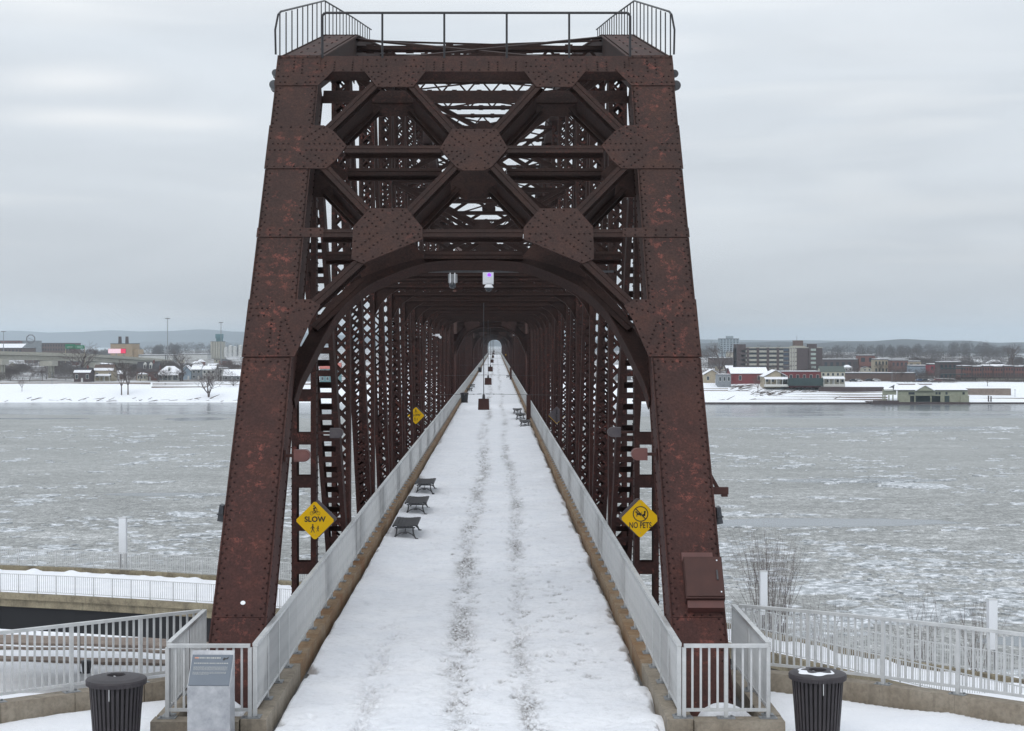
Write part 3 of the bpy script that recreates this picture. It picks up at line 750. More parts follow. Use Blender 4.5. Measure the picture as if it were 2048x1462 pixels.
def half(root):
    """first half of a span: portal, chords, posts up to mid-span"""
    make_portal(root)
    for s in (-1, 1):
        x = s*TX
        for i in range(1, 7):
            a = Vector((x, yn(i)-(.25 if i == 1 else 0), zt(i))); b = Vector((x, yn(i+1), zt(i+1)))
            ch = member('top_chord', a, b, (1,0,0), .80, .62, 'box', root)
            cv = MB(); dd = (b-a).length; cv.box(-.45, .45, -.345, -.312, -.25, dd+.03); obj('chord_cover', cv.mesh('chord_cover', STEEL), ch)
            if i <= 2:
                rv = MB(); z = .1
                while z < dd:
                    for u in (-.38, .38): rivet(rv, Vector((u, -.345, z)), Vector((0,-1,0)), .024, .02)
                    if int(z/.17) % 7 < 2:
                        for u in (-.15, .15): rivet(rv, Vector((u, -.345, z)), Vector((0,-1,0)), .024, .02)
                    z += .17
                rv.build('rivets', RIVM, ch, kind='stuff')
        member('bottom_chord', (x, 0, -.95), (x, yn(7), -.95), (1,0,0), .6, .6, 'box', root)
        hg = member('hanger', (x+s*-.04, yn(1), -.9), (x+s*-.04, yn(1), ZT[1]-.1), (1,0,0), .50, .34, 'batten', root, 'batten_plates')
        rv = MB(); z = .1
        while z < ZT[1]:
            for u in (-.255, .255):
                for yy in (-.12, .12): rivet(rv, Vector((u, yy, z)), Vector((1 if u > 0 else -1, 0, 0)), .02, .02)
            z += .16
        rv.build('rivets', RIVM, hg, kind='stuff')
        member('diagonal', (x, yn(1)+.05, ZT[1]-.1), (x, yn(2)-.1, -.8), (1,0,0), .54, .42, 'batten2', root, 'batten_plates')
        for i in range(2, 7):
            member('vertical_post', (x, yn(i), -.9), (x, yn(i), zt(i)-.2), (1,0,0), .47, .42, 'lace2', root)
            member('diagonal', (x, yn(i)+.1, zt(i)-.2), (x, yn(i+1)-.1, -.8), (1,0,0), .44, .40, 'lace1' if i % 2 else 'lace2', root)
        # node gussets on the truss planes
        for i in range(1, 7):
            for dz in (zt(i)-.1, -.6):
                mb = MB(); k_ = .9 if i > 1 else .75
                pts = [(-k_,.1),(-k_*.55,-.75),(k_*.55,-.75),(k_,.1)] if dz > 0 else [(-k_,-.3),(-k_*.5,.75),(k_*.5,.75),(k_,-.3)]
                for xx in (x-.30, x+.285):
                    mb.prism(pts, lambda u, v, n, i=i, dz=dz: Vector((n, yn(i)+u, dz+v)), xx, xx+.015)
                mb.build('node_plate', STEELB, root)
        member('mid_strut', (x, yn(2), 6.9), (x, yn(7), 7.9), (1,0,0), .3, .22, 'lace1', root) if False else None
    for i in range(1, 7):
        # top laterals
        for s in (-1, 1):
            member('top_lateral', (s*3.2, yn(i)+.1, zt(i)+.22), (-s*3.2, yn(i+1)-.1, zt(i+1)+(.22 if s > 0 else .27)), (1, 0, 0), .16, .05, 'box', root)
    for i in range(2, 7): sway(root, i)

def lattice_girder(name, root, y, z0, z1, x0=-3.36, x1=3.36, n=13):
    mb = MB()
    for z in (z0, z1): mb.box(x0, x1, y-.11, y+.11, z-.03, z+.03); mb.box(x0, x1, y-.012, y+.012, z-.09, z+.09)
    o = mb.build(name, STEELB, root)
    lc = MB(); st = (x1-x0)/n
    for i in range(n):
        lc.beam((x0+i*st, y-.02, z0 if i % 2 else z1), (x0+(i+1)*st, y-.02, z1 if i % 2 else z0), .07, .014, (0,1,0))
    for i in range(1, n): lc.box(x0+i*st-.1, x0+i*st+.1, y-.036, y-.03, (z1 if i % 2 else z0)-.12, (z1 if i % 2 else z0)+.12)
    lc.build('lacing', STEELB, o, kind='stuff'); return o
def sway(root, i):
    y = yn(i); zz = zt(i)
    lattice_girder('sway_strut', root, y, 7.62, 8.16)
    lattice_girder('sway_strut', root, y, zz-.62, zz-.02)
    zl, zh = 8.16, zz-.62; H = zh-zl
    tiers = [(zl, zh)] if H < 6.5 else [(zl, zl+H*.5), (zl+H*.5, zh)]
    for (a, b) in tiers:
        for s in (-1, 1): member('sway_brace', (-s*3.3, y+.03*s, a+.05), (s*3.3, y+.03*s, b-.05), (0,1,0), .16, .17, 'angle', root)
        m = (a+b)/2
        MB().prism([(-.42,m-.1),(-.15,m-.36),(.15,m-.36),(.42,m-.1),(.42,m+.1),(.15,m+.36),(-.15,m+.36),(-.42,m+.1)], lambda u, v, n: Vector((u, n, v)), y-.14, y-.12).build('sway_gusset', STEELB, root)
        if b != zh: member('sway_strut', (-3.3, y, b), (3.3, y, b), (0,1,0), .2, .2, 'angle', root)
    for s in (-1, 1):    # curved knee under the strut
        mb = MB(); pts = [(s*3.36, 7.6), (s*3.36, 6.7), (s*3.18, 7.05), (s*2.95, 7.32), (s*2.5, 7.6)]
        mb.prism(pts, lambda u, v, n: Vector((u, n, v)), y-.01, y+.01)
        for a, b in zip(pts[1:], pts[2:]): mb.beam((a[0], y, a[1]), (b[0], y, b[1]), .16, .02, (0, 0, 1) if abs(a[0]-b[0]) > .2 else (1,0,0))
        mb.build('knee_bracket', STEELB, root)

ORD = ['first', 'second', 'third', 'fourth', 'fifth', 'sixth']
span = thing('truss_span', 'nearest rusty steel truss span whose riveted portal frames the snowy walkway', 'bridge span', (0, Y0, 0), group='steel truss spans of the bridge')
half(span)
Rm = Matrix.Translation((0, SL, 0)) @ Matrix.Rotation(math.pi, 4, 'Z')
for ch in list(span.children):
    c = ch.copy(); COL.objects.link(c); c.parent = span; c.matrix_basis = Rm @ ch.matrix_basis
    for g_ in list(ch.children):
        d_ = g_.copy(); COL.objects.link(d_); d_.parent = c
sway(span, 7)
for s in (-1, 1): member('vertical_post', (s*TX, yn(7), -.9), (s*TX, yn(7), zt(7)-.2), (1,0,0), .47, .42, 'lace2', span)
lf = MB()
for i in range(1, NP): lf.box(-3.3, 3.3, yn(i)-.15, yn(i)+.15, -1.3, -.33)
lf.build('floor_beams', STEELB, span)
sg = MB()
for x in (-2.4, -.8, .8, 2.4): sg.box(x-.12, x+.12, .2, SL-.2, -.8, -.322)
sg.build('stringers', STEELB, span)
for k in range(1, NSPAN):
    c = copy_tree(span); c.location = (0, Y0+SL*k, 0)
    c['label'] = '%s rusty steel truss span over the walkway, counted from the near portal' % ORD[k]
# portal-top handrails, first span only
hr = MB(); fz = lambda x, h: Vector((x, VTOP*.6054-.02, .25+VTOP*.7959-.14+h))
xs_ = [-3.13, -1.9, -.63, .65, 1.93, 3.18]; H_ = 1.02
top = [fz(-3.13, 0), fz(-3.13, H_-.06), fz(-3.08, H_), fz(3.13, H_), fz(3.18, H_-.06), fz(3.18, 0)]
for a, b in zip(top, top[1:]): hr.tube(a, b, .026, 8)
hro = hr.build('handrail', DARK, span)
for x in xs_[1:-1]: MB().tube(fz(x, 0), fz(x, H_), .022, 8).build('handrail_post', DARK, hro)
for x in xs_: MB().box(x-.07, x+.07, fz(0,0).y-.05, fz(0,0).y-.006, fz(0,0).z-.16, fz(0,0).z+.03).build('bracket', STEELB, hro)
for s in (-1, 1):
    xo = s*4.03
    pts = [(yn(1)-.75, 11.72), (yn(1)+.2, 11.86), (yn(2), 13.86), (yn(3), 15.12), (yn(4), 16.32)]
    def zc(y):
        for (a, za), (b, zb) in zip(pts, pts[1:]):
            if y <= b: return za+(zb-za)*(y-a)/(b-a)
        return pts[-1][1]
    y0_, y1_ = pts[0][0], yn(4)-1
    hr = MB(); Hh = .90; yy = y0_
    prev = Vector((xo+s*.02, y0_-.02, zc(y0_)))
    for p_ in (Vector((xo+s*.03, y0_-.03, zc(y0_)+.5)), Vector((xo-s*.02, y0_+.04, zc(y0_)+Hh-.08)), Vector((xo-s*.05, y0_+.25, zc(y0_)+Hh+.03)), Vector((xo, yn(2), zc(yn(2))+Hh)), Vector((xo, yn(3), zc(yn(3))+Hh)), Vector((xo, y1_, zc(y1_)+Hh))):
        hr.tube(prev, p_, .022, 6); prev = p_
    h2 = hr.build('handrail', DARK, span)
    bal = MB().tube((0,0,-.02), (0,0,1), .015, 5).mesh('baluster', DARK); y = y0_+.45
    while y < y1_:
        o = obj('baluster', bal, h2, loc=(xo, y, zc(y)-.03)); o.scale = (1, 1, .93); y += .98

# ------------------------------------------------------------------ railings
def railing(label, pts, H=1.09, zb=0.0, post_sp=1.22, bal_sp=.122, maxp=300, group=None, gap=.10, lod=0, thin=1.0, ends=True, name='railing'):
    """pts: list of 3-D foot points; posts at every post_sp along each leg"""
    root = thing(name, label, 'railing', tuple(pts[0]), group=group); o0 = Vector(pts[0])
    tr = MB(); br = MB(); posts = []; bals = []
    for a, b in zip(pts, pts[1:]):
        a = Vector(a)-o0; b = Vector(b)-o0; ln = (b-a).length; d = (b-a)/ln; up = Vector((0,0,1))
        tr.beam(a+up*(H-.025), b+up*(H-.025), .075*thin, .05*thin); br.beam(a+up*(gap+.02), b+up*(gap+.02), .035*thin, .045*thin)
        n = max(1, round(ln/post_sp)); sp = ln/n
        for i in range(n+1):
            if i == 0 and posts and (posts[-1][0]-a).length < .05: continue
            posts.append((a+d*(i*sp), math.atan2(d.y, d.x)))
        for i in range(n):
            m = max(1, round(sp/bal_sp))
            for j in range(1, m): bals.append((a+d*(i*sp+j*sp/m), math.atan2(d.y, d.x)))
    tr.build('top_rail', GALV, root); br.build('bottom_rail', GALV, root)
    pm = MB(); pm.box(-.028, .028, -.03, .03, .012, H-.052); pm2 = pm.mesh('post', GALV)
    pl = MB().box(-.13, .13, -.09, .09, 0, .014).box(-.1, -.07, -.05, -.02, .014, .035).box(.07, .1, .02, .05, .014, .035).mesh('base_plate', GALVD)
    bm = MB().box(-.016*thin, .016*thin, -.010, .010, gap+.04, H-.05).mesh('baluster', GALV)
    for i, (p, r) in enumerate(posts[:maxp]):
        o = obj('post', pm2, root, loc=p); o.rotation_euler = (0,0,r)
        if lod == 0 and i < 120: obj('base_plate', pl, o)
    for i, (p, r) in enumerate(bals[:maxp]):
        o = obj('baluster', bm, root, loc=p); o.rotation_euler = (0,0,r)
    def rest(lst, w_, d_, z0, z1, nm):
        if not lst: return
        mb = MB()
        for p, r in lst:
            c, s = math.cos(r), math.sin(r)
            q_ = [(p.x+c*x-s*y, p.y+s*x+c*y) for x, y in ((-w_,-d_),(w_,-d_),(w_,d_),(-w_,d_))]
            mb.add([(x,y,p.z+z0) for x,y in q_]+[(x,y,p.z+z1) for x,y in q_], [(0,1,5,4),(1,2,6,5),(2,3,7,6),(3,0,4,7)])
        mb.build(nm, GALV, root, kind='stuff')
    rest(posts[maxp:], .028, .03, .01, H-.05, 'far_posts'); rest(bals[maxp:], .016*thin, .01, gap+.04, H-.05, 'far_balusters')
    return root
for s in (-1, 1):
    railing('long galvanised deck railing running the whole length of the %s side of the walkway' % ('left' if s < 0 else 'right'),
            [(s*3.13, 23.62, KT), (s*3.13, YEND+10, KT)], group='deck railings')
railing('short galvanised railing panel behind the grey information pedestal', [(-4.42, 23.6, KT-.01), (-3.2, 23.6, KT-.01)], group='bridge head railings')
railing('short galvanised railing panel in front of the right portal post', [(4.44, 23.6, KT-.01), (3.2, 23.6, KT-.01)], post_sp=.62, group='bridge head railings')
railing('galvanised railing going back along the outside of the left portal post', [(-4.42, 23.7, KT), (-4.42, 26.62, KT)], post_sp=1.46, group='bridge head railings')
railing('galvanised railing going back along the outside of the right portal post', [(4.46, 23.7, KT), (4.46, 27.16, KT)], post_sp=1.73, group='bridge head railings')
railing('curving galvanised plaza fence behind the left slatted trash can', [(x, y, KT-.01) for x, y in [(-4.5,26.66)]+PL[1:]], group='plaza fences')
railing('curving galvanised plaza fence behind the right slatted trash can', [(x, y, KT-.01) for x, y in [(4.56,27.2)]+PR[1:]], group='plaza fences')

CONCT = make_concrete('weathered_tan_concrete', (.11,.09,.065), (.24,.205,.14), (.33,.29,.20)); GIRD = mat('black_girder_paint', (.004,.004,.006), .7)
# ------------------------------------------------------------------ lower ramps left and right
def ramp(near, far_, side, z0, lab):
    """near/far: lists of (x,y,z)"""
    n = len(near)
    mb = MB(); vs = []
    for (a, b) in zip(near, far_): vs += [a, b, (a[0], a[1], a[2]-.55), (b[0], b[1], b[2]-.55)]
    fs = []
    for i in range(n-1):
        k_ = 4*i; fs += [(k_, k_+4, k_+5, k_+1), (k_+2, k_+3, k_+7, k_+6), (k_, k_+2, k_+6, k_+4), (k_+1, k_+5, k_+7, k_+3)]
    fs += [(0,1,3,2), (4*n-4, 4*n-2, 4*n-1, 4*n-3)]
    mb.add(vs, fs); r = mb.build('ramp', CONCT, kind='structure')
    sn = MB(); sn.smooth = True; m = 14; vs = []; fs = []
    sub = 26; cols = []
    for i in range(n-1):
        for j in range(sub):
            t = j/sub; cols.append((Vector(near[i]).lerp(Vector(near[i+1]), t), Vector(far_[i]).lerp(Vector(far_[i+1]), t)))
    cols.append((Vector(near[-1]), Vector(far_[-1])))
    for ci, (a, b) in enumerate(cols):
        for j in range(m+1):
            t = .035+.93*j/m; p = a.lerp(b, t); e_ = 1 if 0 < j < m else 0
            h = e_*(.07+.03*math.sin(p.x*1.9+j)+.03*math.sin(p.x*.7+j*2.1)) + (.10*e_*(.5+.6*math.sin(p.x*2.3)+.5*math.sin(p.x*5.1)) if j in (1, m-1) else 0)
            vs.append((p.x, p.y, p.z+max(.004, h)))
    for ci in range(len(cols)-1):
        for j in range(m):
            a = ci*(m+1)+j; fs.append((a, a+m+1, a+m+2, a+1))
    sn.add(vs, fs); sn.build('ramp_snow', SNOW, r)
    kb = MB()
    for line in (near, far_):
        for a, b in zip(line, line[1:]): kb.beam(Vector(a)+Vector((0,0,.08)), Vector(b)+Vector((0,0,.08)), .34, .34)
    kb.build('ramp_kerb', CONCT, r)
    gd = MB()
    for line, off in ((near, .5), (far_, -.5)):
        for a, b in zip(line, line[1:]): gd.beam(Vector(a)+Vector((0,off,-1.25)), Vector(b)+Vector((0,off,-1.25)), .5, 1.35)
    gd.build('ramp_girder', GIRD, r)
    cl = MB()
    for i in ((0, n-1) if side < 0 else range(0, n, 2)):
        a = Vector(near[i]).lerp(Vector(far_[i]), .5); cl.tube((a.x, a.y, LG-1), (a.x, a.y, a.z-1.9), .7, 16)
    cl.build('ramp_column', CONCL, r)
    for line, nm in ((near, 'near'), (far_, 'far')):
        railing('thin galvanised fence on the %s edge of the snowy lower ramp %s the bridge' % (nm, lab), [tuple(Vector(p)+Vector((0,0,.255))) for p in line], H=1.12, lod=1, post_sp=1.3, bal_sp=.13, group='lower ramp fences', thin=.8)
LN = [W(-60,1184,94.5), W(0,1190,93.2), W(150,1196,92), W(300,1204,90.6), W(440,1213,89.2), W(600,1224,87.4), W(700,1233,86)]
LFr = [W(-60,1148,106), W(0,1152,104.6), W(150,1154,103.6), W(300,1160,102), W(440,1168,100.2), W(600,1180,97.8), W(700,1189,96)]
LN = [(p.x,p.y,-8.9-.02*i) for i, p in enumerate(LN)]; LFr = [(p.x,p.y,-8.9-.02*i) for i, p in enumerate(LFr)]
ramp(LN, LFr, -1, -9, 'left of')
RN = [(11.5,86.0,-10.2),(15.5,80.2,-10.2),(18.6,75.6,-10.25),(22,70.6,-10.3),(24.6,66.5,-10.3),(28,61,-10.35),(31,56,-10.4)]
RF = [(11.9,92.5,-10.2),(15.6,86.8,-10.2),(18.2,83.3,-10.25),(21.2,80,-10.3),(24.6,76.5,-10.3),(29.5,70,-10.35),(34,64,-10.4)]
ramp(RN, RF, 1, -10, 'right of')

# path strips and details on the lower left ground
for (ya, yb, za) in ((1284,1299,.16), (1307,1309,.16), (1326,1333,.16)):
    d0, d1 = D(yb, LG), D(ya, LG)
    mb = MB(); n = 30; vs = []; fs = []
    for i in range(n+1):
        x = -40+i*50/n; b_ = -2.0*(x+18)/18
        vs += [(x, d0+b_+.12*math.sin(x*2.1), LG+za), (x, d1+b_+.18*math.sin(x*1.3+1), LG+za+.02), (x, d0+b_, LG-.1)]
    for i in range(n): k_ = 3*i; fs += [(k_, k_+3, k_+4, k_+1), (k_+2, k_+5, k_+3, k_)]
    mb.add(vs, fs); mb.build('stone_terrace', TERR, kind='structure')
def small_bin(p):
    t = thing('trash_can', 'small black trash can beside the black lamp post on the lower snowy ground', 'trash can', p, group='trash cans')
    MB().lathe([(.24,0),(.33,.72),(.35,.74),(.35,.80),(.3,.82),(0,.83)], n=18).build('body', BLACKM, t)
    MB().lathe([(.20,.831),(.20,.86),(0,.87)], n=12).build('lid', RUBBER, t)
pb = W(173,1346,0); db = D(1347, LG); small_bin((CX+(173-991)/F*db, db, LG))
t = thing('lamp_post', 'thin black lamp post standing next to the small trash can below the plaza', 'lamp post', (CX+(159-991)/F*db, db, LG))
MB().tube((0,0,0),(0,0,2.6),.05,8).build('pole', BLACKM, t); MB().lathe([(.14,0),(.14,.05),(.06,.12)], n=10).build('base', BLACKM, t); MB().lathe([(0.02,2.6),(.12,2.62),(.12,2.68),(0,2.72)], n=10).build('cap', BLACKM, t)
# white light columns beyond the ramps
def column(px, ytop, ybase_z, d, lab, w_=.46):
    p = W(px, ytop, d); t = thing('light_column', lab, 'light column', (p.x, d, ybase_z), group='white light columns by the ramps')
    h = p.z-ybase_z
    MB().box(-w_/2, w_/2, -w_/2, w_/2, min(1.6, h*.3), h).build('shaft', WHITE, t)
    b_ = MB()
    for sx_ in (-1, 1): b_.box(sx_*w_/2-.05*(sx_+1), sx_*w_/2+.05*(1-sx_), -w_/2+.02, w_/2-.02, 0, min(1.6, h*.3)-.002)
    b_.build('leg', GALV, t); MB().box(-w_/2-.01, w_/2+.01, -w_/2-.01, w_/2+.01, h+.001, h+.03).build('cap', GALV, t)
WHITE = mat('white_enamel', (.78,.80,.83), .4)
column(246, 1036, -9.0, 105.3, 'white square light column rising behind the left lower ramp')
column(666, 1060, -9.2, 99, 'white light column half hidden behind the left hanger with the SLOW sign', .4)
column(1527, 1143, -10.2, 88.6, 'white light column in front of the bare shrub right of the portal', .38)
column(1984, 1199, -10.3, 79.0, 'white light column near the right edge, beyond the ramp fence', .42)

# ------------------------------------------------------------------ trash cans, pedestal, benches, pylons
BINM = mat('brown_grey_powder_coat', (.034,.030,.034), .5, (.05,.043,.047), 5, spec=.3)
def slat_can(name, label, loc, r=.40, H=1.06, snow=False, lod=False, group='trash cans'):
    t = thing(name, label, 'trash can', loc, group=group)
    n = 34; rb, rt = r*.74, r*.9
    b = MB().lathe([(rb-.05,.06),(rt-.07,H-.12)], n=20).lathe([(0,.06),(rb-.05,.06)], n=20); b.build('liner', INK, t)
    sm = MB().beam((0,-.004,.05),(0,-.004,.05),.01,.01)
    for i in range(n):
        a = 6.2832*i/n; c, s = math.cos(a), math.sin(a)
        m = MB(); p0 = Vector((rb*c, rb*s, .05)); p1 = Vector((rt*c, rt*s, H-.1))
        m.beam(p0, p1, .038, .010, (c, s, 0)); m.build('slat', BINM if not lod else BLACKM, t)
    MB().lathe([(rb-.015,.03),(rb+.022,.03),(rb+.022,.13),(rb-.015,.13)], n=28).build('bottom_band', BINM, t)
    lid = MB(); lid.smooth = False
    lid.lathe([(r*.93,H-.105),(r*1.02,H-.10),(r*1.03,H-.045),(r*1.0,H-.022),(r*.8,H+.0),(r*.32,H+.025),(r*.30,H+.005),(r*.28,H-.05)], n=36); lid.build('lid', BINM, t)
    MB().lathe([(0,H-.05),(r*.28,H-.05)], n=20).build('opening', INK, t)
    k = MB()
    for a in (0, 2.1, 4.2): k.beam((0,0,H-.02),(r*.27*math.cos(a),r*.27*math.sin(a),H-.02),.02,.02)
    k.build('cross_bar', GALV, t)
    MB().tube((0,-r*1.035,H-.10),(0,-r*1.035,H-.26),.006,5).build('cable', GALV, t)
    if snow: 
        s_ = MB(); vs = []; fs = []; K = 40
        for i in range(K+1):
            a = 2.4+i*3.5/K; r0_ = r*(.52+.08*math.sin(a*5)); r1_ = r*(.80+.06*math.sin(a*7+1))*(.72+.28*math.sin((i/K)*math.pi))
            r1_ = max(r1_, r0_+.004); zt_ = lambda rr_: H+.025-(rr_/r-.32)*.025/.48+.004
            vs += [(r0_*math.cos(a), r0_*math.sin(a), zt_(r0_)), ((r0_+r1_)/2*math.cos(a), (r0_+r1_)/2*math.sin(a), zt_((r0_+r1_)/2)+.008), (r1_*math.cos(a), r1_*math.sin(a), zt_(r1_)-.002)]
        for i in range(K): k_ = 3*i; fs += [(k_,k_+1,k_+4,k_+3),(k_+1,k_+2,k_+5,k_+4)]
        s_.add(vs, fs).build('snow', SNOW, t)
    return t
slat_can('trash_can', 'dark slatted trash can with flat lid in front of the left plaza fence', (-4.96, 22.7, .06), .415)
slat_can('trash_can', 'dark slatted trash can with snow dusting on its lid, right plaza', (5.09, 23.2, .05), .405, 1.04, snow=True)
slat_can('trash_can', 'dark trash can on the walkway against the left deck railing', (-2.55, 153, .1), .40, 1.0, lod=True)
slat_can('trash_can', 'far dark trash can at the left deck railing, deep inside the bridge', (-2.6, 312, .1), .40, 1.0, lod=True)

t = thing('information_pedestal', 'grey mottled metal pedestal with slanted dark text plaque before the left railing', 'sign', (-3.665, 22.95, 0), math.radians(-1.5))
hw = .305
b = MB(); prof = [(-.15,0),(-.15,.955),(.22,1.40),(.22,0)]
b.prism(prof, lambda u, v, n: Vector((n, u, v)), -hw, hw); b.build('body', ZINC, t)
sl_n = Vector((0, -.445, .37)).normalized(); sl_d = Vector((0, .37, .445)).normalized()
def plq(u, v, n): return Vector((0,-.15,.955)) + Vector((1,0,0))*u + sl_d*v + sl_n*n
p = MB().prism([(-hw+.012,.01),(hw-.012,.01),(hw-.012,.50),(-hw+.012,.50)], plq, .002, .014); plo = p.build('plaque', PLAQ, t)
tx = MB(); rr = random.Random(3)
def words(y, x1, th, mb, n_):
    x = -hw+.05
    while x < x1:
        w_ = rr.uniform(.008, .03); mb.prism([(x,y),(min(x1,x+w_),y),(min(x1,x+w_),y+th),(x,y+th)], plq, .014, .0155); x += w_+.009
words(.437, .12, .020, tx, 1)
words(.355, hw-.06, .014, tx, 1)
for y in (.300, .284, .268, .252): words(y, hw-.075+rr.uniform(-.03, .01), .006, tx, 1)
for y in (.215, .199): words(y, hw-.08, .006, tx, 1)
words(.183, -.02, .006, tx, 1)
tx.build('lettering', PRINT, plo, kind='stuff')
MB().prism([(-hw+.05,.437),(-.2,.437),(-.2,.457),(-hw+.05,.457)], plq, .0157, .017).build('heading_accent', PRINTR, plo)
MB().prism([(.15,.42),(.17,.455),(.2,.44),(.24,.47),(.225,.43),(.19,.425),(.17,.405)], plq, .014, .016).build('emblem', INK, plo)

# benches
def make_bench(label, loc):
    t = thing('bench', label, 'bench', loc, group='backless benches on the walkway')
    w_, ln, zs = .68, 2.3, -.12
    st = MB(); n = 7; 
    for i in range(n):
        x0 = -w_/2+i*w_/n; xm = x0+w_/n/2; z = .47+zs+.028*(abs(xm)/(w_/2))**2*1.2
        c_ = .05 if i in (0, n-1) else 0; m = MB().box(x0+.003, x0+w_/n-.003, c_, ln-c_, z, z+.035); m.build('slat', BLACKM, t)
    for s in (-1, 1): MB().tube((s*w_/2,0.03,.50+zs),(s*w_/2,ln-.03,.50+zs),.034,8).build('seat_edge', BLACKM, t)
    for y in (.06, ln-.06):
        f = MB()
        for s in (-1, 1):
            pts = [Vector((s*.25,y,.47+zs)),Vector((s*.235,y,.27)),Vector((s*.25,y,.16)),Vector((s*.30,y,.04)),Vector((s*.34,y,0))]
            for a, b in zip(pts, pts[1:]): f.tube(a, b, .024, 6)
            f.box(s*.34-.05, s*.34+.05, y-.03, y+.03, -.02, .025)
            arc = [Vector((s*.30,y,.05)),Vector((s*.2,y,.14)),Vector((s*.1,y,.185)),Vector((0,y,.19))]
            for a, b in zip(arc, arc[1:]): f.tube(a, b, .018, 6)
        f.box(-.06,.06,y-.02,y+.02,.15,.21); f.box(-.3,.3,y-.025,y+.025,.43+zs,.47+zs)
        f.build('leg_frame', BLACKM, t)
    MB().tube((0,.06,.18),(0,ln/2,.45+zs),.012,5).tube((0,ln-.06,.18),(0,ln/2,.45+zs),.012,5).build('brace_rod', BLACKM, t)
    return t
b0 = make_bench('nearest of three black backless benches along the left railing', (-2.24, 46.9, .1))
for lab, loc in (('middle of three black backless benches along the left railing', (-2.26, 53.6, .1)),
                 ('farthest of the three nearest black benches along the left railing', (-2.30, 61.0, .1)),
                 ('first black bench beside the brown pylon at the right railing', (2.45, 109.5, .1)),
                 ('second black bench of the group at the brown pylon, just behind the first', (2.3, 119.5, .1)),
                 ('third black bench of the group at the brown pylon, rearmost', (2.2, 129, .1)),
                 ('nearer of two small benches beyond the deck trash can on the left', (-2.66, 189, .1)),
                 ('farther of two small benches beyond the deck trash can on the left', (-2.6, 206, .1)),
                 ('lone distant bench on the right side of the walkway', (2.55, 262, .1))):
    c = copy_tree(b0); c.location = loc; c['label'] = lab
def pylon(label, loc, h):
    t = thing('pylon', label, 'pylon', loc, group='brown cabinets at the right railing')
    MB().box(-.16,.16,-.16,.16,.12,h).build('body', BROWNM, t); MB().box(-.19,.19,-.19,.19,-.05,.12).build('base', BLACKM, t); MB().box(-.175,.175,-.175,.175,h,h+.03).build('cap', BROWNM, t)
pylon('tall brown pylon cabinet beside the right-hand bench group', (2.86, 118.0, .1), 1.9)
pylon('distant brown pylon cabinet against the right railing', (2.8, 250, .1), 1.9)

# ------------------------------------------------------------------ signs
def text_mesh(body, size, mat_, parent, loc, name='lettering', off=.035):
    cu = bpy.data.curves.new(name, 'FONT'); cu.body = body; cu.size = size; cu.align_x = 'CENTER'; cu.align_y = 'CENTER'; cu.extrude = .0015; cu.offset = size*off; cu.space_character = 1.04
    o = bpy.data.objects.new(name, cu); COL.objects.link(o); dg = bpy.context.evaluated_depsgraph_get(); dg.update()
    me = bpy.data.meshes.new_from_object(o.evaluated_get(dg)); bpy.data.objects.remove(o); me.materials.clear(); me.materials.append(mat_)
    r = obj(name, me, parent, loc=loc); r.rotation_euler = (math.radians(90), 0, 0); return r
def disc(mb, cx, cz, r, y0=-.012, y1=-.008, n=14):
    mb.prism([(cx+r*math.cos(6.2832*i/n), cz+r*math.sin(6.2832*i/n)) for i in range(n)], lambda u, v, n_: Vector((u, n_, v)), y0, y1)
def bar(mb, pts, wd, y=-.010):
    for a, b in zip(pts, pts[1:]): mb.beam((a[0],y,a[1]), (b[0],y,b[1]), wd, .004, (0,1,0))
def ring(mb, cx, cz, r, wd, n=28, y=-.010):
    bar(mb, [(cx+r*math.cos(6.2832*i/n), cz+r*math.sin(6.2832*i/n)) for i in range(n+1)], wd, y)
def plate(parent, R, m, y0, y1, name, dx=0, dz=0, c=.06):
    pts = []
    for ax, az in ((0,-1),(1,0),(0,1),(-1,0)):
        for t_ in (-c, c):
            if ax == 0: pts.append((R*0+(-t_ if az > 0 else t_)*R+dx, az*R*(1-c)+dz))
            else: pts.append((ax*R*(1-c)+dx, (t_ if ax > 0 else -t_)*R+dz))
    return MB().prism(pts, lambda u, v, n: Vector((u, n, v)), y0, y1).build(name, m, parent)
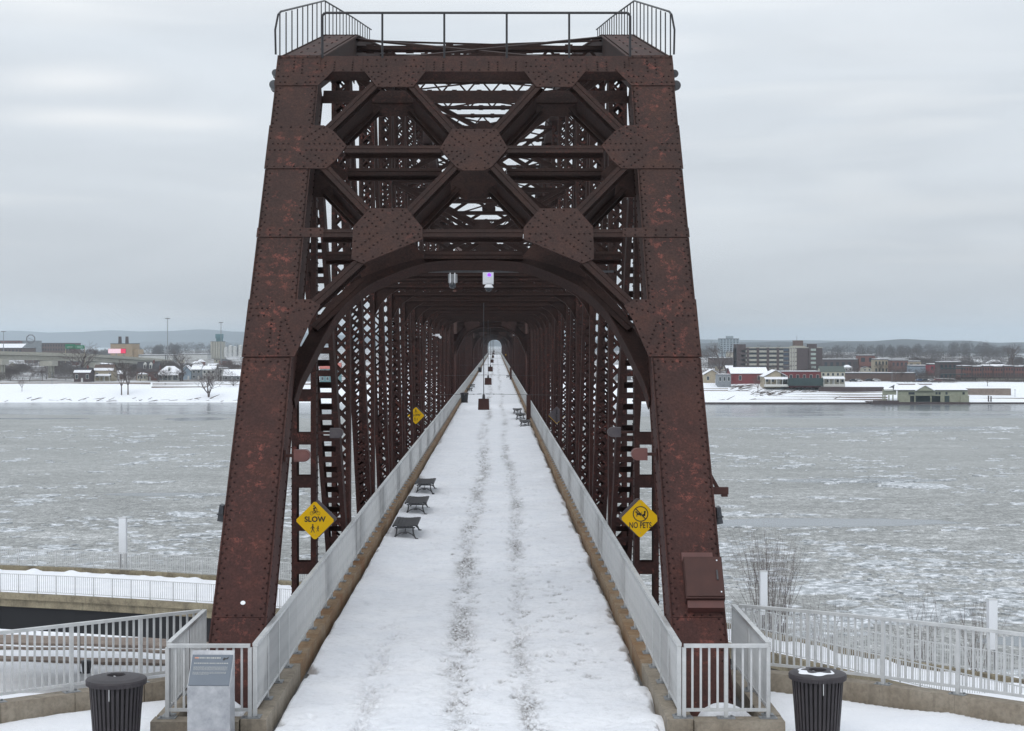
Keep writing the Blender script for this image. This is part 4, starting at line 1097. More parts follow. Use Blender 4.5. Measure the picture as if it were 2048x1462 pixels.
def sign(kind, label, loc, rz=0, group='yellow diamond warning signs', R=.405):
    t = thing('warning_sign', label, 'sign', loc, rz, group)
    plate(t, R, YEL, -.008, 0, 'panel'); 
    s = 1 if kind != 'pets' else -1
    back = plate(t, R, SIGNB, .015, .05, 'back_panel', dx=.055*s if kind != 'plain' else 0, dz=.03)
    MB().tube((0,-.008,R*.72),(0,-.014,R*.72),.009,8).tube((0,-.008,-R*.72),(0,-.014,-R*.72),.009,8).build('bolt', GALVD, t)
    MB().box(-.03,.03,.05,.30,-.04,.04).box(-.02,.02,.01,.05,-.3,.3).build('bracket', SIGNB, t)
    m = MB()
    if kind == 'slow':
        text_mesh('SLOW', .15, INK, t, (0,-.010,.022))
        # cyclist
        for cx in (-.065, .068): ring(m, cx, .150, .036, .006, 18)
        bar(m, [(-.065,.150),(-.03,.2),(.045,.2),(.068,.150)], .007); bar(m, [(.0,.150),(.045,.2)], .006); bar(m, [(-.065,.15),(0,.15),(-.03,.2)], .006)
        bar(m, [(-.005,.150),(.012,.19),(-.022,.215),(-.03,.262)], .018); bar(m, [(-.022,.225),(.0,.262),(.02,.275)], .03); bar(m, [(.0,.268),(.035,.24),(.045,.215)], .013)
        disc(m, -.022+.005, .297, .018)
        # adult and child walking
        disc(m, -.045, -.088, .016); bar(m, [(-.045,-.108),(-.047,-.17)], .028); bar(m, [(-.047,-.165),(-.03,-.20),(-.012,-.245)], .014); bar(m, [(-.05,-.165),(-.06,-.205),(-.085,-.245)], .014)
        bar(m, [(-.045,-.115),(-.08,-.145),(-.085,-.17)], .010); bar(m, [(-.045,-.115),(-.018,-.15),(-.0,-.155)], .010)
        disc(m, .065, -.118, .012); bar(m, [(.063,-.13),(.06,-.18)], .018); bar(m, [(.06,-.178),(.08,-.225)], .010); bar(m, [(.06,-.178),(.035,-.225)], .010); bar(m, [(.063,-.135),(.035,-.16),(.03,-.17)], .007); bar(m, [(.063,-.135),(.085,-.17)], .007)
        m.build('symbols', INK, t)
    elif kind == 'pets':
        o = text_mesh('NO PETS', .135, INK, t, (0,-.010,-.142), off=.02); o.scale = (.84, 1.25, 1)
        ring(m, .005, .095, .150, .020, 32)
        bar(m, [(-.1,.205),(.112,-.012)], .022, -.012)
        # dog and cat outline
        bar(m, [(-.06,.095),(.02,.09)], .042, -.0095); bar(m, [(-.065,.1),(-.072,.04)], .018, -.0095); bar(m, [(.0,.085),(-.0,.05)], .016, -.0095)
        bar(m, [(-.06,.105),(-.078,.140)], .03, -.0095); bar(m, [(-.075,.140),(-.108,.132)], .02, -.0095); bar(m, [(.02,.1),(.035,.145)], .008, -.0095)
        bar(m, [(.045,.07),(.095,.075)], .045, -.0095); bar(m, [(.09,.06),(.092,.135)], .028, -.0095); bar(m, [(.05,.06),(.055,.035)], .02, -.0095)
        disc(m, .093, .135, .02, -.0115, -.0075); bar(m, [(.08,.14),(.078,.162)], .010, -.0095); bar(m, [(.106,.14),(.108,.162)], .010, -.0095)
        m.build('symbols', INK, t)
    return t
HY = Y0+yn(1)-.17
pz = W(627,1044,32.55); sign('slow', 'yellow diamond SLOW sign with cyclist and walkers on the left hanger', (pz.x, HY-.32, pz.z))
pz = W(1283,1040,32.55); sign('pets', 'yellow diamond NO PETS sign with crossed-out animals on the right hanger', (pz.x, HY-.32, pz.z))
pz = W(832,831,74.6); sign('slow', 'small distant yellow SLOW sign half hidden behind the left lattice posts', (pz.x, Y0+yn(6)-.5, pz.z))
pz = W(1111,828,76); t = sign('plain', 'grey back of a distant diamond sign among the right lattice posts', (pz.x, Y0+yn(6)-.5, pz.z), math.pi, R=.40)
for px, lab in ((960, 'tiny far yellow diamond sign at the left rail near the bridge end'), (1013.5, 'tiny far yellow diamond sign at the right rail near the bridge end')):
    pz = W(px, 709.5, 440); sign('plain', lab, (pz.x*1.0, 440, pz.z), R=.45)

# ------------------------------------------------------------------ pendant lamps over the walkway, with guy cables
def pendant(label, y, x=-.12, first=None):
    t = thing('pendant_lamp', label, 'pendant lamp', (x, y, 2.8), group='brown box lamps hanging over the walkway')
    b = MB(); z0, z1 = 0, .50
    b.add([(-.26,-.2,0),(.26,-.2,0),(.26,.2,0),(-.26,.2,0),(-.24,-.19,.5),(.24,-.19,.5),(.24,.19,.5),(-.24,.19,.5)], [(3,2,1,0),(4,5,6,7),(0,1,5,4),(1,2,6,5),(2,3,7,6),(3,0,4,7)])
    b.build('housing', BROWNM, t); MB().box(-.21,.21,-.15,.15,-.012,-.002).build('lens', WHITE, t)
    MB().lathe([(.07,.5),(.06,.66),(.025,.72)], n=10).build('canopy', BLACKM, t); MB().tube((0,0,.7),(0,0,4.95),.02,6).build('rod', BLACKM, t)
    MB().tube((0,0,.72),(-3.4,0,.66),.009,5).tube((0,0,.72),(3.6,0,.66),.009,5).build('guy_cable', BLACKM, t)
    MB().tube((-.3,0,.71),(-.12,0,.72),.018,6).tube((.12,0,.72),(.3,0,.71),.018,6).tube((-.5,0,.71),(-.42,0,.71),.018,6).tube((.42,0,.71),(.5,0,.71),.018,6).build('turnbuckle', BLACKM, t)
    return t
ds = [73.2, 117, 172, 247, 330, 426, 540]
p0 = pendant('nearest brown box lamp hanging on a long rod above the walkway', ds[0])
for d_, lab in zip(ds[1:], ('second brown box lamp hanging behind the nearest one', 'third brown box lamp hanging along the walkway', 'fourth brown box lamp hanging along the walkway, small', 'fifth brown box lamp hanging far down the walkway', 'sixth brown box lamp hanging near the bright far opening', 'seventh and farthest brown box lamp before the daylight')):
    c = copy_tree(p0); c.location.y = d_; c['label'] = lab

# ------------------------------------------------------------------ fixtures on the steel
def wall_light(label, p, side, arm=.2):
    t = thing('wall_light', label, 'light fixture', p, 0 if side > 0 else math.pi, 'rounded lights on the bridge posts')
    b = MB(); b.smooth = True
    prof = []; n = 12
    pts = [(0,-.1),(.17,-.1)]+[(.17+.1*math.sin(a), -.1*math.cos(a)) for a in np.linspace(.2, math.pi-.2, 8)]+[(.17,.1),(0,.1)]
    MB().prism(pts, lambda u, v, n_: Vector((u+arm, n_, v)), -.11, .11).build('housing', REDM if arm < .3 else SIGNB, t)
    MB().prism([(u*.96, v*.8) for u, v in pts], lambda u, v, n_: Vector((u+arm, n_, v)), -.125, -.111).build('lens_cover', REDM if arm < .3 else SIGNB, t)
    MB().box(-.02, arm, -.05, .05, -.025, .025).build('arm', BROWNM, t); MB().box(-.05,-.02,-.09,.09,-.1,.1).build('mount', BROWNM, t)
def post_in(py): s = 97.5+(py-112)*.026854; return F/s, CH+(686-py)/s
d_, z_ = post_in(914); wall_light('red rounded light on the inner side of the left portal post', (-3.12, d_+.35, z_), 1, .12)
d_, z_ = post_in(911); wall_light('red rounded light on the inner side of the right portal post', (3.12, d_+.35, z_), -1, .12)
wall_light('brown rounded light on an arm from the left hanger', (-3.36, HY+.15, W(0,866,33.3).z), 1, .34)
wall_light('brown rounded light on an arm from the right hanger', (3.36, HY+.15, W(0,864,33.3).z), -1, .34)
def floodlight(label, p, side, s=1.0):
    t = thing('floodlight', label, 'floodlight', p, 0 if side > 0 else math.pi, 'dark floodlights outside the portal posts')
    MB().tube((.02,-.11*s,0),(.02,.12*s,.02),.075*s,14).build('housing', RUBBER, t); MB().tube((.02,-.13*s,0),(.02,-.11*s,0),.083*s,14).build('rim', BLACKM, t)
    MB().box(-.08,-.01,-.03,.03,-.03,.03).build('mount', BLACKM, t)
for s, sd_ in ((-1, 'left'), (1, 'right')):
    d_, z_ = post_in(146); floodlight('upper dark round floodlight on the %s outer edge of the portal top' % sd_, (s*4.045, d_+.2, z_), s)
    d_, z_ = post_in(170); floodlight('lower dark round floodlight on the %s outer edge of the portal top' % sd_, (s*4.045, d_+.2, z_), s, 1.25)
def box_light(label, p, s):
    t = thing('floodlight', label, 'floodlight', p, 0 if s > 0 else math.pi, 'dark floodlights outside the portal posts')
    MB().add([(0,-.1,-.14),(.1,-.12,-.12),(.1,.12,-.12),(0,.1,-.14),(0,-.1,.13),(.06,-.12,.15),(.06,.12,.15),(0,.1,.13)], [(3,2,1,0),(4,5,6,7),(0,1,5,4),(1,2,6,5),(2,3,7,6),(3,0,4,7)]).build('housing', RUBBER, t)
    MB().box(.0,.105,-.125,.125,-.02,.0).build('band', BLACKM, t); MB().box(-.06,.0,-.03,.03,-.03,.03).build('mount', BLACKM, t)
d_, z_ = post_in(1030); box_light('small grey box light on the outer side of the left portal post', (-4.07, d_+.3, z_), -1)
d_, z_ = post_in(1035); box_light('small grey box light on the outer side of the right portal post', (4.07, d_+.3, z_), 1)
d_, z_ = post_in(985); t = thing('bracket', 'rusty steel bracket stub sticking out of the right portal post over the river', 'bracket', (4.05, d_+.45, z_))
MB().box(0,.28,-.06,.06,-.07,.05).box(.17,.27,-.05,.05,-.11,-.072).build('arm', BROWNM, t); MB().beam((-.03,0,.27),(.1,0,.04),.06,.05,(0,1,0)).build('stay', BROWNM, t)
REDP = mat('faded_red_paint', (.085,.032,.028), .6, (.11,.04,.034), 4)
# electrical cabinet on the right post (follows the inclined face)
cu_, cv_ = pp(1405, 1168); 
def PFW(u, v, n): return PF(u, v, n)+Vector((0, Y0, 0))
t = thing('electrical_cabinet', 'brown steel electrical cabinet bolted to the front of the right portal post', 'electrical cabinet', tuple(PFW(cu_, cv_, 0)))
def PC(u, v, n): return PFW(cu_+u, cv_+v, n)-PFW(cu_, cv_, 0)
MB().prism([(-.30,-.36),(.31,-.36),(.31,.38),(-.30,.38)], PC, -.20, -.002).build('body', BROWNM, t)
MB().prism([(-.285,-.33),(.295,-.33),(.295,.365),(-.285,.365)], PC, -.222, -.202).build('door', BROWNM, t)
MB().prism([(.20,-.05),(.225,-.05),(.225,.12),(.20,.12)], PC, -.245, -.223).build('handle', BLACKM, t)
MB().prism([(.215,.29),(.235,.29),(.235,.31),(.215,.31)], PC, -.232, -.223).prism([(.245,-.27),(.265,-.27),(.265,-.25),(.245,-.25)], PC, -.232, -.223).build('screw', WHITE, t)
MB().prism([(-.28,-.50),(.29,-.50),(.29,-.37),(-.28,-.37)], PC, -.15, -.002).build('cable_box', REDP, t)
MB().prism([(-.30,.395),(.2,.395),(.2,.56),(-.30,.56)], PC, -.024, -.002).build('backing_plate', REDP, t)
t = thing('tag', 'small white round spot low on the left portal post', 'tag', tuple(PFW(*pp(486,1206), -.002)))
MB().prism([(.04*math.cos(i*.7), .036*math.sin(i*.7)) for i in range(9)], lambda u, v, n: DN*n+Vector((u,0,0))+DV*v, -.008, 0).build('disc', WHITE, t)
# cameras under the overhead wire
cz = W(0,543,40.4).z; cyd = 40.4
t = thing('support_wire', 'thin dark bar spanning the posts that carries two cameras', 'bar', (0, cyd, cz)); MB().box(-3.4,3.4,-.03,.03,-.025,.025).build('rail', BLACKM, t)
p = W(976,555,cyd-.2)
t = thing('security_camera', 'white dome camera with glowing violet light under the portal arch', 'camera', tuple(p), group='dome cameras under the arch')
MB().box(-.13,.14,-.05,.05,-.17,.13).build('housing', WHITE, t); MB().box(-.05,.08,-.10,-.05,-.16,.02).build('power_box', WHITE, t)
MB().lathe([(.10,-.26),(.12,-.25),(.07,-.171)], (.02,-.08,0), 14).build('collar', WHITE, t)
dm = MB(); dm.smooth = True; dm.lathe([(.09,-.262),(.085,-.31),(.05,-.35),(0,-.36)], (.02,-.08,0), 14); dm.build('dome', GLASSD, t)
EM = bpy.data.materials.new('violet_light'); EM.use_nodes = True; bb = EM.node_tree.nodes['Principled BSDF']; bb.inputs['Base Color'].default_value = (.1,.03,.5,1); bb.inputs['Emission Color'].default_value = (.28,.06,1,1); bb.inputs['Emission Strength'].default_value = 1.6
MB().tube((.03,-.075,.06),(.03,-.052,.06),.045,12).build('indicator_lamp', EM, t)
p = W(905,556,cyd-.2)
t = thing('security_camera', 'dark dome camera between two pale perforated straps under the portal arch', 'camera', tuple(p), group='dome cameras under the arch')
MB().box(-.07,-.045,-.03,.0,-.16,.13).build('strap', WHITE, t); MB().box(.045,.07,-.03,.0,-.16,.13).build('strap', WHITE, t)
MB().box(-.11,.12,.0,.08,-.12,.10).build('housing', GALVD, t)
dm = MB(); dm.smooth = True; dm.lathe([(.06,-.12),(.09,-.17),(.085,-.22),(.05,-.26),(0,-.27)], (.0,-.0,0), 14); dm.build('dome', GLASSD, t)
for px, py, d_, lab in ((875,672,92,'small white camera on the left posts deep in the first span'), (1032,671,150,'small white camera high on the right side by the second portal'), (901,712,140,'small pale camera on the left side beside the second portal leg')):
    p = W(px, py, d_); t = thing('security_camera', lab, 'camera', tuple(p), group='small white cameras')
    MB().box(-.12,.12,-.1,.1,-.02,.12).build('body', WHITE, t); MB().tube((.1,-.1,-.02),(.2,-.15,-.1),.07,8).build('lens', WHITE, t); MB().box(-.3,-.12,.0,.05,.02,.07).build('arm', WHITE, t)

# ------------------------------------------------------------------ trees
def branch(mb, p, d, ln, r, lev, rr, spread, up=.25, seg=3, mi=0, fork=3):
    q_ = p
    for i in range(seg):
        d = (d + Vector((rr.gauss(0,.10), rr.gauss(0,.10), rr.gauss(0,.06)+up*.15))).normalized()
        e_ = q_+d*(ln/seg); mb.tube(q_, e_, r*(1-i/seg*.4), 5 if lev > 2 else 3, r*(1-(i+1)/seg*.4), mi=mi, caps=False); q_ = e_
        if lev > 0 and (i > 0 or lev < 2):
            for k_ in range(fork if i == seg-1 else max(1, fork-1)):
                a = rr.random()*6.283; s = spread*rr.uniform(.6, 1.2)
                u = d.cross(Vector((0.3,0.2,1))).normalized(); v = d.cross(u)
                nd = (d+(u*math.cos(a)+v*math.sin(a))*s).normalized()
                branch(mb, q_, nd, ln*rr.uniform(.55,.8), r*.5, lev-1, rr, spread, up, 2, mi, fork)
def make_tree(h, lev, seed, spread=.75, trunk=.3, stems=1, fork=3, r0=None):
    rr = random.Random(seed); tr = MB(); cr_ = MB(); r0 = r0 or h*.022
    for s in range(stems):
        lean = Vector((rr.uniform(-.25,.25)*(stems > 1)*1.6, rr.uniform(-.2,.2)*(stems > 1), 1)).normalized(); base = Vector((rr.uniform(-.1,.1)*h*.15*(stems > 1), rr.uniform(-.1,.1)*h*.1*(stems > 1), -.3)); topp = base+lean*h*trunk
        tr.tube(base, topp, r0, 7, r0*.75)
        for k_ in range(4 if stems == 1 else 3):
            a = k_*6.283/4+rr.random(); nd = Vector((math.cos(a)*spread*.75, math.sin(a)*spread*.75, .9)).normalized()
            branch(cr_, topp, nd, h*.30, r0*.55, lev, rr, spread, fork=fork)
        branch(cr_, topp, lean, h*.34, r0*.7, lev, rr, spread, fork=fork)
    return tr.mesh('trunk', BARK), cr_.mesh('crown', TWIG)
TM = [make_tree(12, 3, 11, .8, .22), make_tree(12, 3, 23, .6, .28), make_tree(12, 3, 5, .9, .15, stems=2), make_tree(12, 3, 77, .7, .3)]
def tree(px, ybase, ytop, d, v, label, group='bare trees along the far bank', name='bare_tree', wide=1.0):
    p = W(px, ybase, d); h = (ybase-ytop)/F*d
    t = thing(name, label, 'tree', tuple(p), random.Random(px).random()*6, group)
    for nm, me in zip(('trunk', 'crown'), TM[v]):
        o = obj(nm, me, t); k_ = h/12; o.scale = (k_*wide, k_*wide, k_)
    return t
def zfar(x, y): return float(z_far(np.array([float(x)]), np.array([float(y)]))[0])
def shore_tree(px, ybase, ytop, v, label, wide=1.0):
    # find distance where the bank shows at ybase
    d = 756
    while d < 1100:
        x = CX+(px-991)/F*d
        if 686+(CH-zfar(x, d))/d*F <= ybase: break
        d += 1
    return tree(px, ybase, ytop, d, v, label, wide=wide)
shore_tree(44, 783, 757, 1, 'small bare tree low on the snowy bank at the far left')
shore_tree(163, 763, 676, 0, 'tallest wide bare tree standing before the highway viaduct', 1.15)
shore_tree(243, 790, 724, 1, 'left of two slim bare trees low on the left snowy bank')
shore_tree(256, 790, 722, 3, 'right of two slim bare trees low on the left snowy bank')
shore_tree(418, 795, 730, 2, 'forked bare tree at the waterline of the left bank', 1.1)
shore_tree(365, 762, 701, 3, 'dark bare tree between the white-porched bungalow and the flag house', 1.1)
shore_tree(466, 772, 752, 2, 'low spreading bare tree next to the left portal post', 2.0)
shore_tree(1440, 757, 674, 0, 'tall bare tree in front of the hazy tower at the right bank', 1.0)
shore_tree(1516, 786, 752, 1, 'small bare tree among driftwood on the right bank')
shore_tree(1975, 772, 752, 3, 'dark rounded bush tree on the promenade at right', 1.5)
shore_tree(2025, 735, 688, 1, 'big reddish bare tree above the brick row at far right', 1.4)
shore_tree(1500, 757, 738, 1, 'small bare tree before the long snow-roofed red barn')
rr = random.Random(5)
def ordinal(n): return {1:'1st',2:'2nd',3:'3rd'}.get(n, '%dth' % n)
for side, n_, a_, b_ in (('left', 46, 5, 485), ('right', 56, 1425, 2040)):
    pxs = sorted(rr.uniform(a_, b_) for _ in range(n_))
    for i, px in enumerate(pxs):
        yb = rr.uniform(724, 764); d = D(yb, TG)
        tree(px, yb, yb-rr.uniform(16, 32)*(yb-686)/66, d, i % 4, '%s from the left of the small bare trees among the %s bank houses' % (ordinal(i+1), side), group='small trees among the %s houses' % side, wide=rr.uniform(1.1, 1.6))
# near shrubs at right
def shrub(p, h, seed, label, n=26, wide=.42):
    r_ = random.Random(seed); tr = MB(); cr_ = MB()
    for i in range(n):
        a = r_.random()*6.283; s = r_.random()*wide
        d = Vector((math.cos(a)*s, math.sin(a)*s, 1)).normalized(); base = Vector((math.cos(a)*.15, math.sin(a)*.15, -.2)); tp = base+d*h*.3
        tr.tube(base, tp, .035, 4, .026, caps=False); branch(cr_, tp, d, h*.36, .030, 3, r_, .20, .6, 3, fork=2)
    t = thing('bare_shrub', label, 'shrub', p, group='bare shrubs beyond the right ramp'); tr.build('trunk', BARK, t); cr_.build('crown', TWIG, t)
    if n > 20: t.scale = (.74, .74, .93)
def gz(x, y): return float(z_near(np.array([float(x)]), np.array([float(y)]))[0])
p = W(1545, 1290, 97); shrub((p.x, 97, gz(p.x,97)), (CH-(1112-686)/F*97-gz(p.x,97))/1.0, 3, 'large bare many-stemmed shrub behind the right light column', 40, .085)
for px, d_, h, lab in ((1660, 103, 4.6, 'small bare shrub just right of the large shrub'), (1850, 97, 5.2, 'thin bare shrub left of the right-edge light column'), (1955, 95, 5.6, 'bare shrub at the right-edge light column')):
    p = W(px, 1290, d_); shrub((p.x, d_, gz(p.x, d_)), CH-(1290-10*h-686)/F*d_-gz(p.x, d_), px, lab, 8, .2)

# ------------------------------------------------------------------ far woods and hills
def haze_col(name, a, b, sc_=.02):
    return mat(name, a, .95, b, sc_, detail=6)
WOOD = haze_col('winter_wood', (.06,.052,.052), (.10,.078,.068), .08)
HILLM = haze_col('wooded_hill', (.05,.055,.06), (.08,.085,.09), .004)
def ridge(name, d, x0, x1, fn, depth, m, n=160):
    xs = np.linspace(x0, x1, n); mb = MB(); vs = []; fs = []; rows = [(0, 0), (.35, .7), (.7, .95), (1, 1), (1.6, .6), (2.4, 0)]
    for a, k_ in rows:
        for x in xs: vs.append((x, d+a*depth+8*math.sin(x*.01*a), TG-3+(fn(x)-TG+3)*k_*(1+.04*math.sin(x*.013+a*9))))
    for j in range(len(rows)-1):
        for i in range(n-1): a = j*n+i; fs.append((a, a+1, a+n+1, a+n))
    mb.smooth = True; mb.add(vs, fs); return mb.build(name, m, kind='structure')
def hz(px_d, x): return 991+(x-CX)*F/px_d
def left_hill(x):
    px = hz(8000, x); y = 661+1.6*math.sin(px*.011+1)+1.2*math.sin(px*.031)+ (px > 470)*(px-470)*.03
    return CH+(686-min(y, 684))/F*8000
ridge('distant_hills', 8000, -3400, 0, left_hill, 500, HILLM)
def right_hill(x):
    px = hz(3600, x); y = 686-7*math.exp(-((px-1880)/130)**2)-3.5*math.exp(-((px-1560)/60)**2)+1.1*math.sin(px*.05)
    return CH+(686-y)/F*3600
ridge('distant_hills', 3600, 150, 1500, right_hill, 200, HILLM)
ridge('distant_hills', 6500, -1500, 3000, lambda x: 14+6*math.sin(x*.002), 400, HILLM)
def wood(label, d, px0, px1, ytop, dens, seed, m=WOOD):
    """tree line: thousands of thin twig faces through a band with an uneven top"""
    r_ = random.Random(seed); mb = MB(); x0 = CX+(px0-991)/F*d; x1 = CX+(px1-991)/F*d; n = int(dens*(px1-px0))
    clumps = []
    x = x0
    while x < x1:
        wd = r_.uniform(9, 22); top_ = CH+(686-(ytop(991+(x-CX)*F/d)+r_.uniform(-1.5, 2.5)))/F*d
        clumps.append((x, d+r_.uniform(-40, 60), wd, top_)); x += wd*r_.uniform(.35, .7)
    for i in range(n):
        cx, cy_, wd, tp = r_.choice(clumps); H_ = tp-TG; a = r_.random()*6.283; rad = wd*.5*math.sqrt(r_.random())*r_.uniform(.9, 1.35); t_ = r_.random()
        z = TG+H_*(.15+.85*(1-(1-t_)**1.3)*math.sqrt(max(.12, 1-(rad/(wd*.66))**2))*r_.uniform(.82, 1.08)); p = Vector((cx+rad*math.cos(a), cy_+rad*math.sin(a), z))
        s = r_.uniform(.35, 1.0)*d/1500; dv = Vector((r_.gauss(0,.6), r_.gauss(0,.3), r_.uniform(.4,1.2)))*s; sd_ = Vector((r_.uniform(.3,1), 0, r_.uniform(-.3,.3)))*s*.5
        mb.add([p, p+sd_, p+dv], [(0,1,2)])
    for cx, cy_, wd, tp in clumps:
        H_ = tp-TG; mb.tube((cx,cy_,TG-1),(cx,cy_,TG+H_*.7),wd*.02,4,wd*.008,caps=False)
    mb.build('woodland', m, kind='stuff', label=label, cat='woodland')
wood('hazy line of bare woods behind the highway on the left', 2300, -10, 500, lambda px: 694-7*math.exp(-((px-400)/60)**2)-4*math.exp(-((px-300)/50)**2)-(3 if px > 330 else 0)+(4 if px < 230 else 0), 115, 1)
wood('blue-grey bare woods along the right skyline', 2000, 1390, 2060, lambda px: 692-8*math.exp(-((px-1900)/120)**2)-3*math.sin(px*.03), 105, 2)
wood('brownish bare woods rising behind the right waterfront', 1450, 1640, 2060, lambda px: 702-10*math.exp(-((px-1990)/90)**2)-5*math.sin(px*.021+1), 75, 3)
wood('low brown scrub and trees among the left houses', 1050, -10, 500, lambda px: 724+4*math.sin(px*.05)+3*math.sin(px*.13), 110, 4)
wood('low brown scrub and trees behind the right waterfront', 1250, 1400, 2060, lambda px: 717+4*math.sin(px*.04)+3*math.sin(px*.11), 110, 5)
wood('thin brown scrub between the left bank houses', 880, -10, 500, lambda px: 741+3*math.sin(px*.05)+4*math.sin(px*.09), 55, 7)
wood('thin brown scrub behind the right promenade', 900, 1395, 2060, lambda px: 742+3*math.sin(px*.05)+4*math.sin(px*.09), 60, 8)
wood('dark bushes and shrubs along the right promenade', 852, 1790, 2050, lambda px: 758+2*math.sin(px*.07)+2*math.sin(px*.19), 60, 9)
wood('dark undergrowth below the elevated highway', 985, -20, 200, lambda px: 733+2*math.sin(px*.11), 70, 10)
wood('low woods behind the far end of the bridge', 1700, 480, 1420, lambda px: 702+3*math.sin(px*.03), 14, 6)

# ------------------------------------------------------------------ far buildings
BM = {}
def bmat(key, col, var=None):
    if key not in BM: BM[key] = mat('wall_'+key, col, .85, var or tuple(c*.75 for c in col), .6)
    return BM[key]
BRICK = bmat('red_brick', (.20,.085,.07)); BRICKD = bmat('dark_brick', (.085,.06,.06)); TAN = bmat('tan_stucco', (.42,.36,.26)); CREAM = bmat('cream_siding', (.52,.49,.40))
REDW = bmat('red_siding', (.20,.035,.04)); WHT = bmat('white_siding', (.62,.63,.62)); GREY = bmat('grey_siding', (.25,.27,.29)); BLUE = bmat('blue_grey_siding', (.30,.38,.46)); GREENC = bmat('olive_cream', (.36,.375,.28)); DKG = bmat('dark_green', (.035,.06,.06)); BRN = bmat('brown_wall', (.15,.10,.085))
ROOFM = mat('dark_shingles', (.045,.045,.05), .9, (.075,.07,.075), 1.0); GRNROOF = mat('grey_green_shingles', (.09,.11,.10), .9); WIN = mat('window_glass', (.03,.04,.05), .15); TRIM = mat('window_trim', (.6,.6,.57), .7)
WC = {}
def window(parent, x, y, z, w_, h_, frame=True, name='window'):
    key = (round(w_, 1), round(h_, 1), frame)
    if key not in WC:
        m = MB(); m.box(-w_/2, w_/2, -.05, .02, 0, h_, 0)
        if frame:
            m.box(-w_/2-.12, w_/2+.12, -.1, .0, -.14, -.01, 1).box(-w_/2-.12, w_/2+.12, -.1, .0, h_+.01, h_+.14, 1).box(-w_/2-.12, -w_/2-.01, -.1, 0, 0, h_, 1).box(w_/2+.01, w_/2+.12, -.1, 0, 0, h_, 1)
        WC[key] = m.mesh('window', [WIN, TRIM])
    return obj(name, WC[key], parent, loc=(x, y, z))
def house(label, px0, px1, ytop, yeave, ybase, d=None, wall=WHT, roof=ROOFM, kind='gable_side', dp=9, rows=1, cols=3, snow=True, porch=None, chim=False, dormers=0, name='house', cat='house', door=True, snow_frac=1.0, group=None):
    d = d or D(ybase, TG)
    s = d/F; w_ = (px1-px0)*s; x = CX+((px0+px1)/2-991)*s; zb = CH+(686-ybase)*s; he = (ybase-yeave)*s; ht = (ybase-ytop)*s
    t = thing(name, label, cat, (x, d, zb), group=group)
    b = MB().box(-w_/2, w_/2, 0, dp, -1.5, he)
    o = .35
    if kind == 'gable_side':      # ridge parallel to the view plane
        b.prism([(0,he),(dp,he),(dp/2,ht)], lambda u, v, n: Vector((n, u, v)), -w_/2, w_/2)
        r = MB().prism([(-o,he-.1),(dp/2,ht+.12),(dp/2,ht-.1),(0,he-.25)], lambda u, v, n: Vector((n, u, v)), -w_/2-o, w_/2+o).prism([(dp+o,he-.1),(dp/2,ht+.12),(dp/2,ht-.1),(dp,he-.25)], lambda u, v, n: Vector((n, u, v)), -w_/2-o, w_/2+o)
        sn = MB().prism([(-o,he-.08),(dp/2*snow_frac,he+(ht-he)*snow_frac+.13),(dp/2*snow_frac,he+(ht-he)*snow_frac+.32),(-o,he+.10)], lambda u, v, n: Vector((n, u, v)), -w_/2-o+.05, w_/2+o-.05)
    elif kind == 'gable_front':
        b.prism([(-w_/2,he),(w_/2,he),(0,ht)], lambda u, v, n: Vector((u, n, v)), 0, dp)
        r = MB(); sn = MB()
        for sg_ in (-1, 1):
            r.prism([(sg_*(w_/2+o),he-.2),(0,ht+.12),(0,ht-.1),(sg_*w_/2,he-.3)], lambda u, v, n: Vector((u, n, v)), -o, dp+o)
            sn.prism([(sg_*(w_/2+o),he-.16),(0,ht+.14),(0,ht+.36),(sg_*(w_/2+o),he+.05)], lambda u, v, n: Vector((u, n, v)), -o+.05, dp+o-.05)
    elif kind == 'hip':
        def hipv(z0, z1, off, in_): return [(-w_/2-off,-off,z0),(w_/2+off,-off,z0),(w_/2+off,dp+off,z0),(-w_/2-off,dp+off,z0),(-w_/2*in_,dp/2,z1),(w_/2*in_,dp/2,z1)]
        fs = [(3,2,1,0),(0,1,5,4),(1,2,5),(2,3,4,5),(3,0,4)]
        r = MB().add(hipv(he-.05, ht, o, .35), fs); sn = MB().add(hipv(he+.12, ht+.22, o-.05, .35), fs)
    else:
        r = MB().box(-w_/2-.1, w_/2+.1, -.1, dp+.1, he+.002, he+.3); sn = MB().box(-w_/2+.1, w_/2-.1, .15, dp-.2, he+.302, he+.42)
    wl = b.build('wall', wall, t); ro = r.build('roof', roof, t)
    if snow: sn.build('roof_snow', SNOW, ro)
    fl = he/rows
    for j in range(rows):
        for i in range(cols):
            xx = -w_/2+(i+.5)*w_/cols
            if door and j == 0 and i == cols//2: continue
            window(wl, xx, -.02, j*fl+fl*.35, min(1.2, w_/cols*.45), fl*.42)
    if door: MB().box(-w_/2+(cols//2+.5)*w_/cols-.5, -w_/2+(cols//2+.5)*w_/cols+.5, -.08, -.003, 0, 2.1).build('door', WHT if wall is not WHT else BRICKD, wl)
    if chim: MB().box(w_*.2, w_*.2+.8, dp*.4, dp*.4+.8, he, ht+1.2).build('chimney', BRICK, ro)
    for k_ in range(dormers):
        xx = (-.5+(k_+.5)/dormers)*w_*.55; dm = MB().box(xx-.7, xx+.7, dp*.12, dp*.4, he+(ht-he)*.25, he+(ht-he)*.75).prism([(xx-.9,he+(ht-he)*.74),(xx+.9,he+(ht-he)*.74),(xx,he+(ht-he)*.98)], lambda u, v, n: Vector((u, n, v)), dp*.11, dp*.4)
        dm.build('dormer', TRIM, ro)
        window(ro, xx, dp*.11, he+(ht-he)*.32, .8, (ht-he)*.35, False)
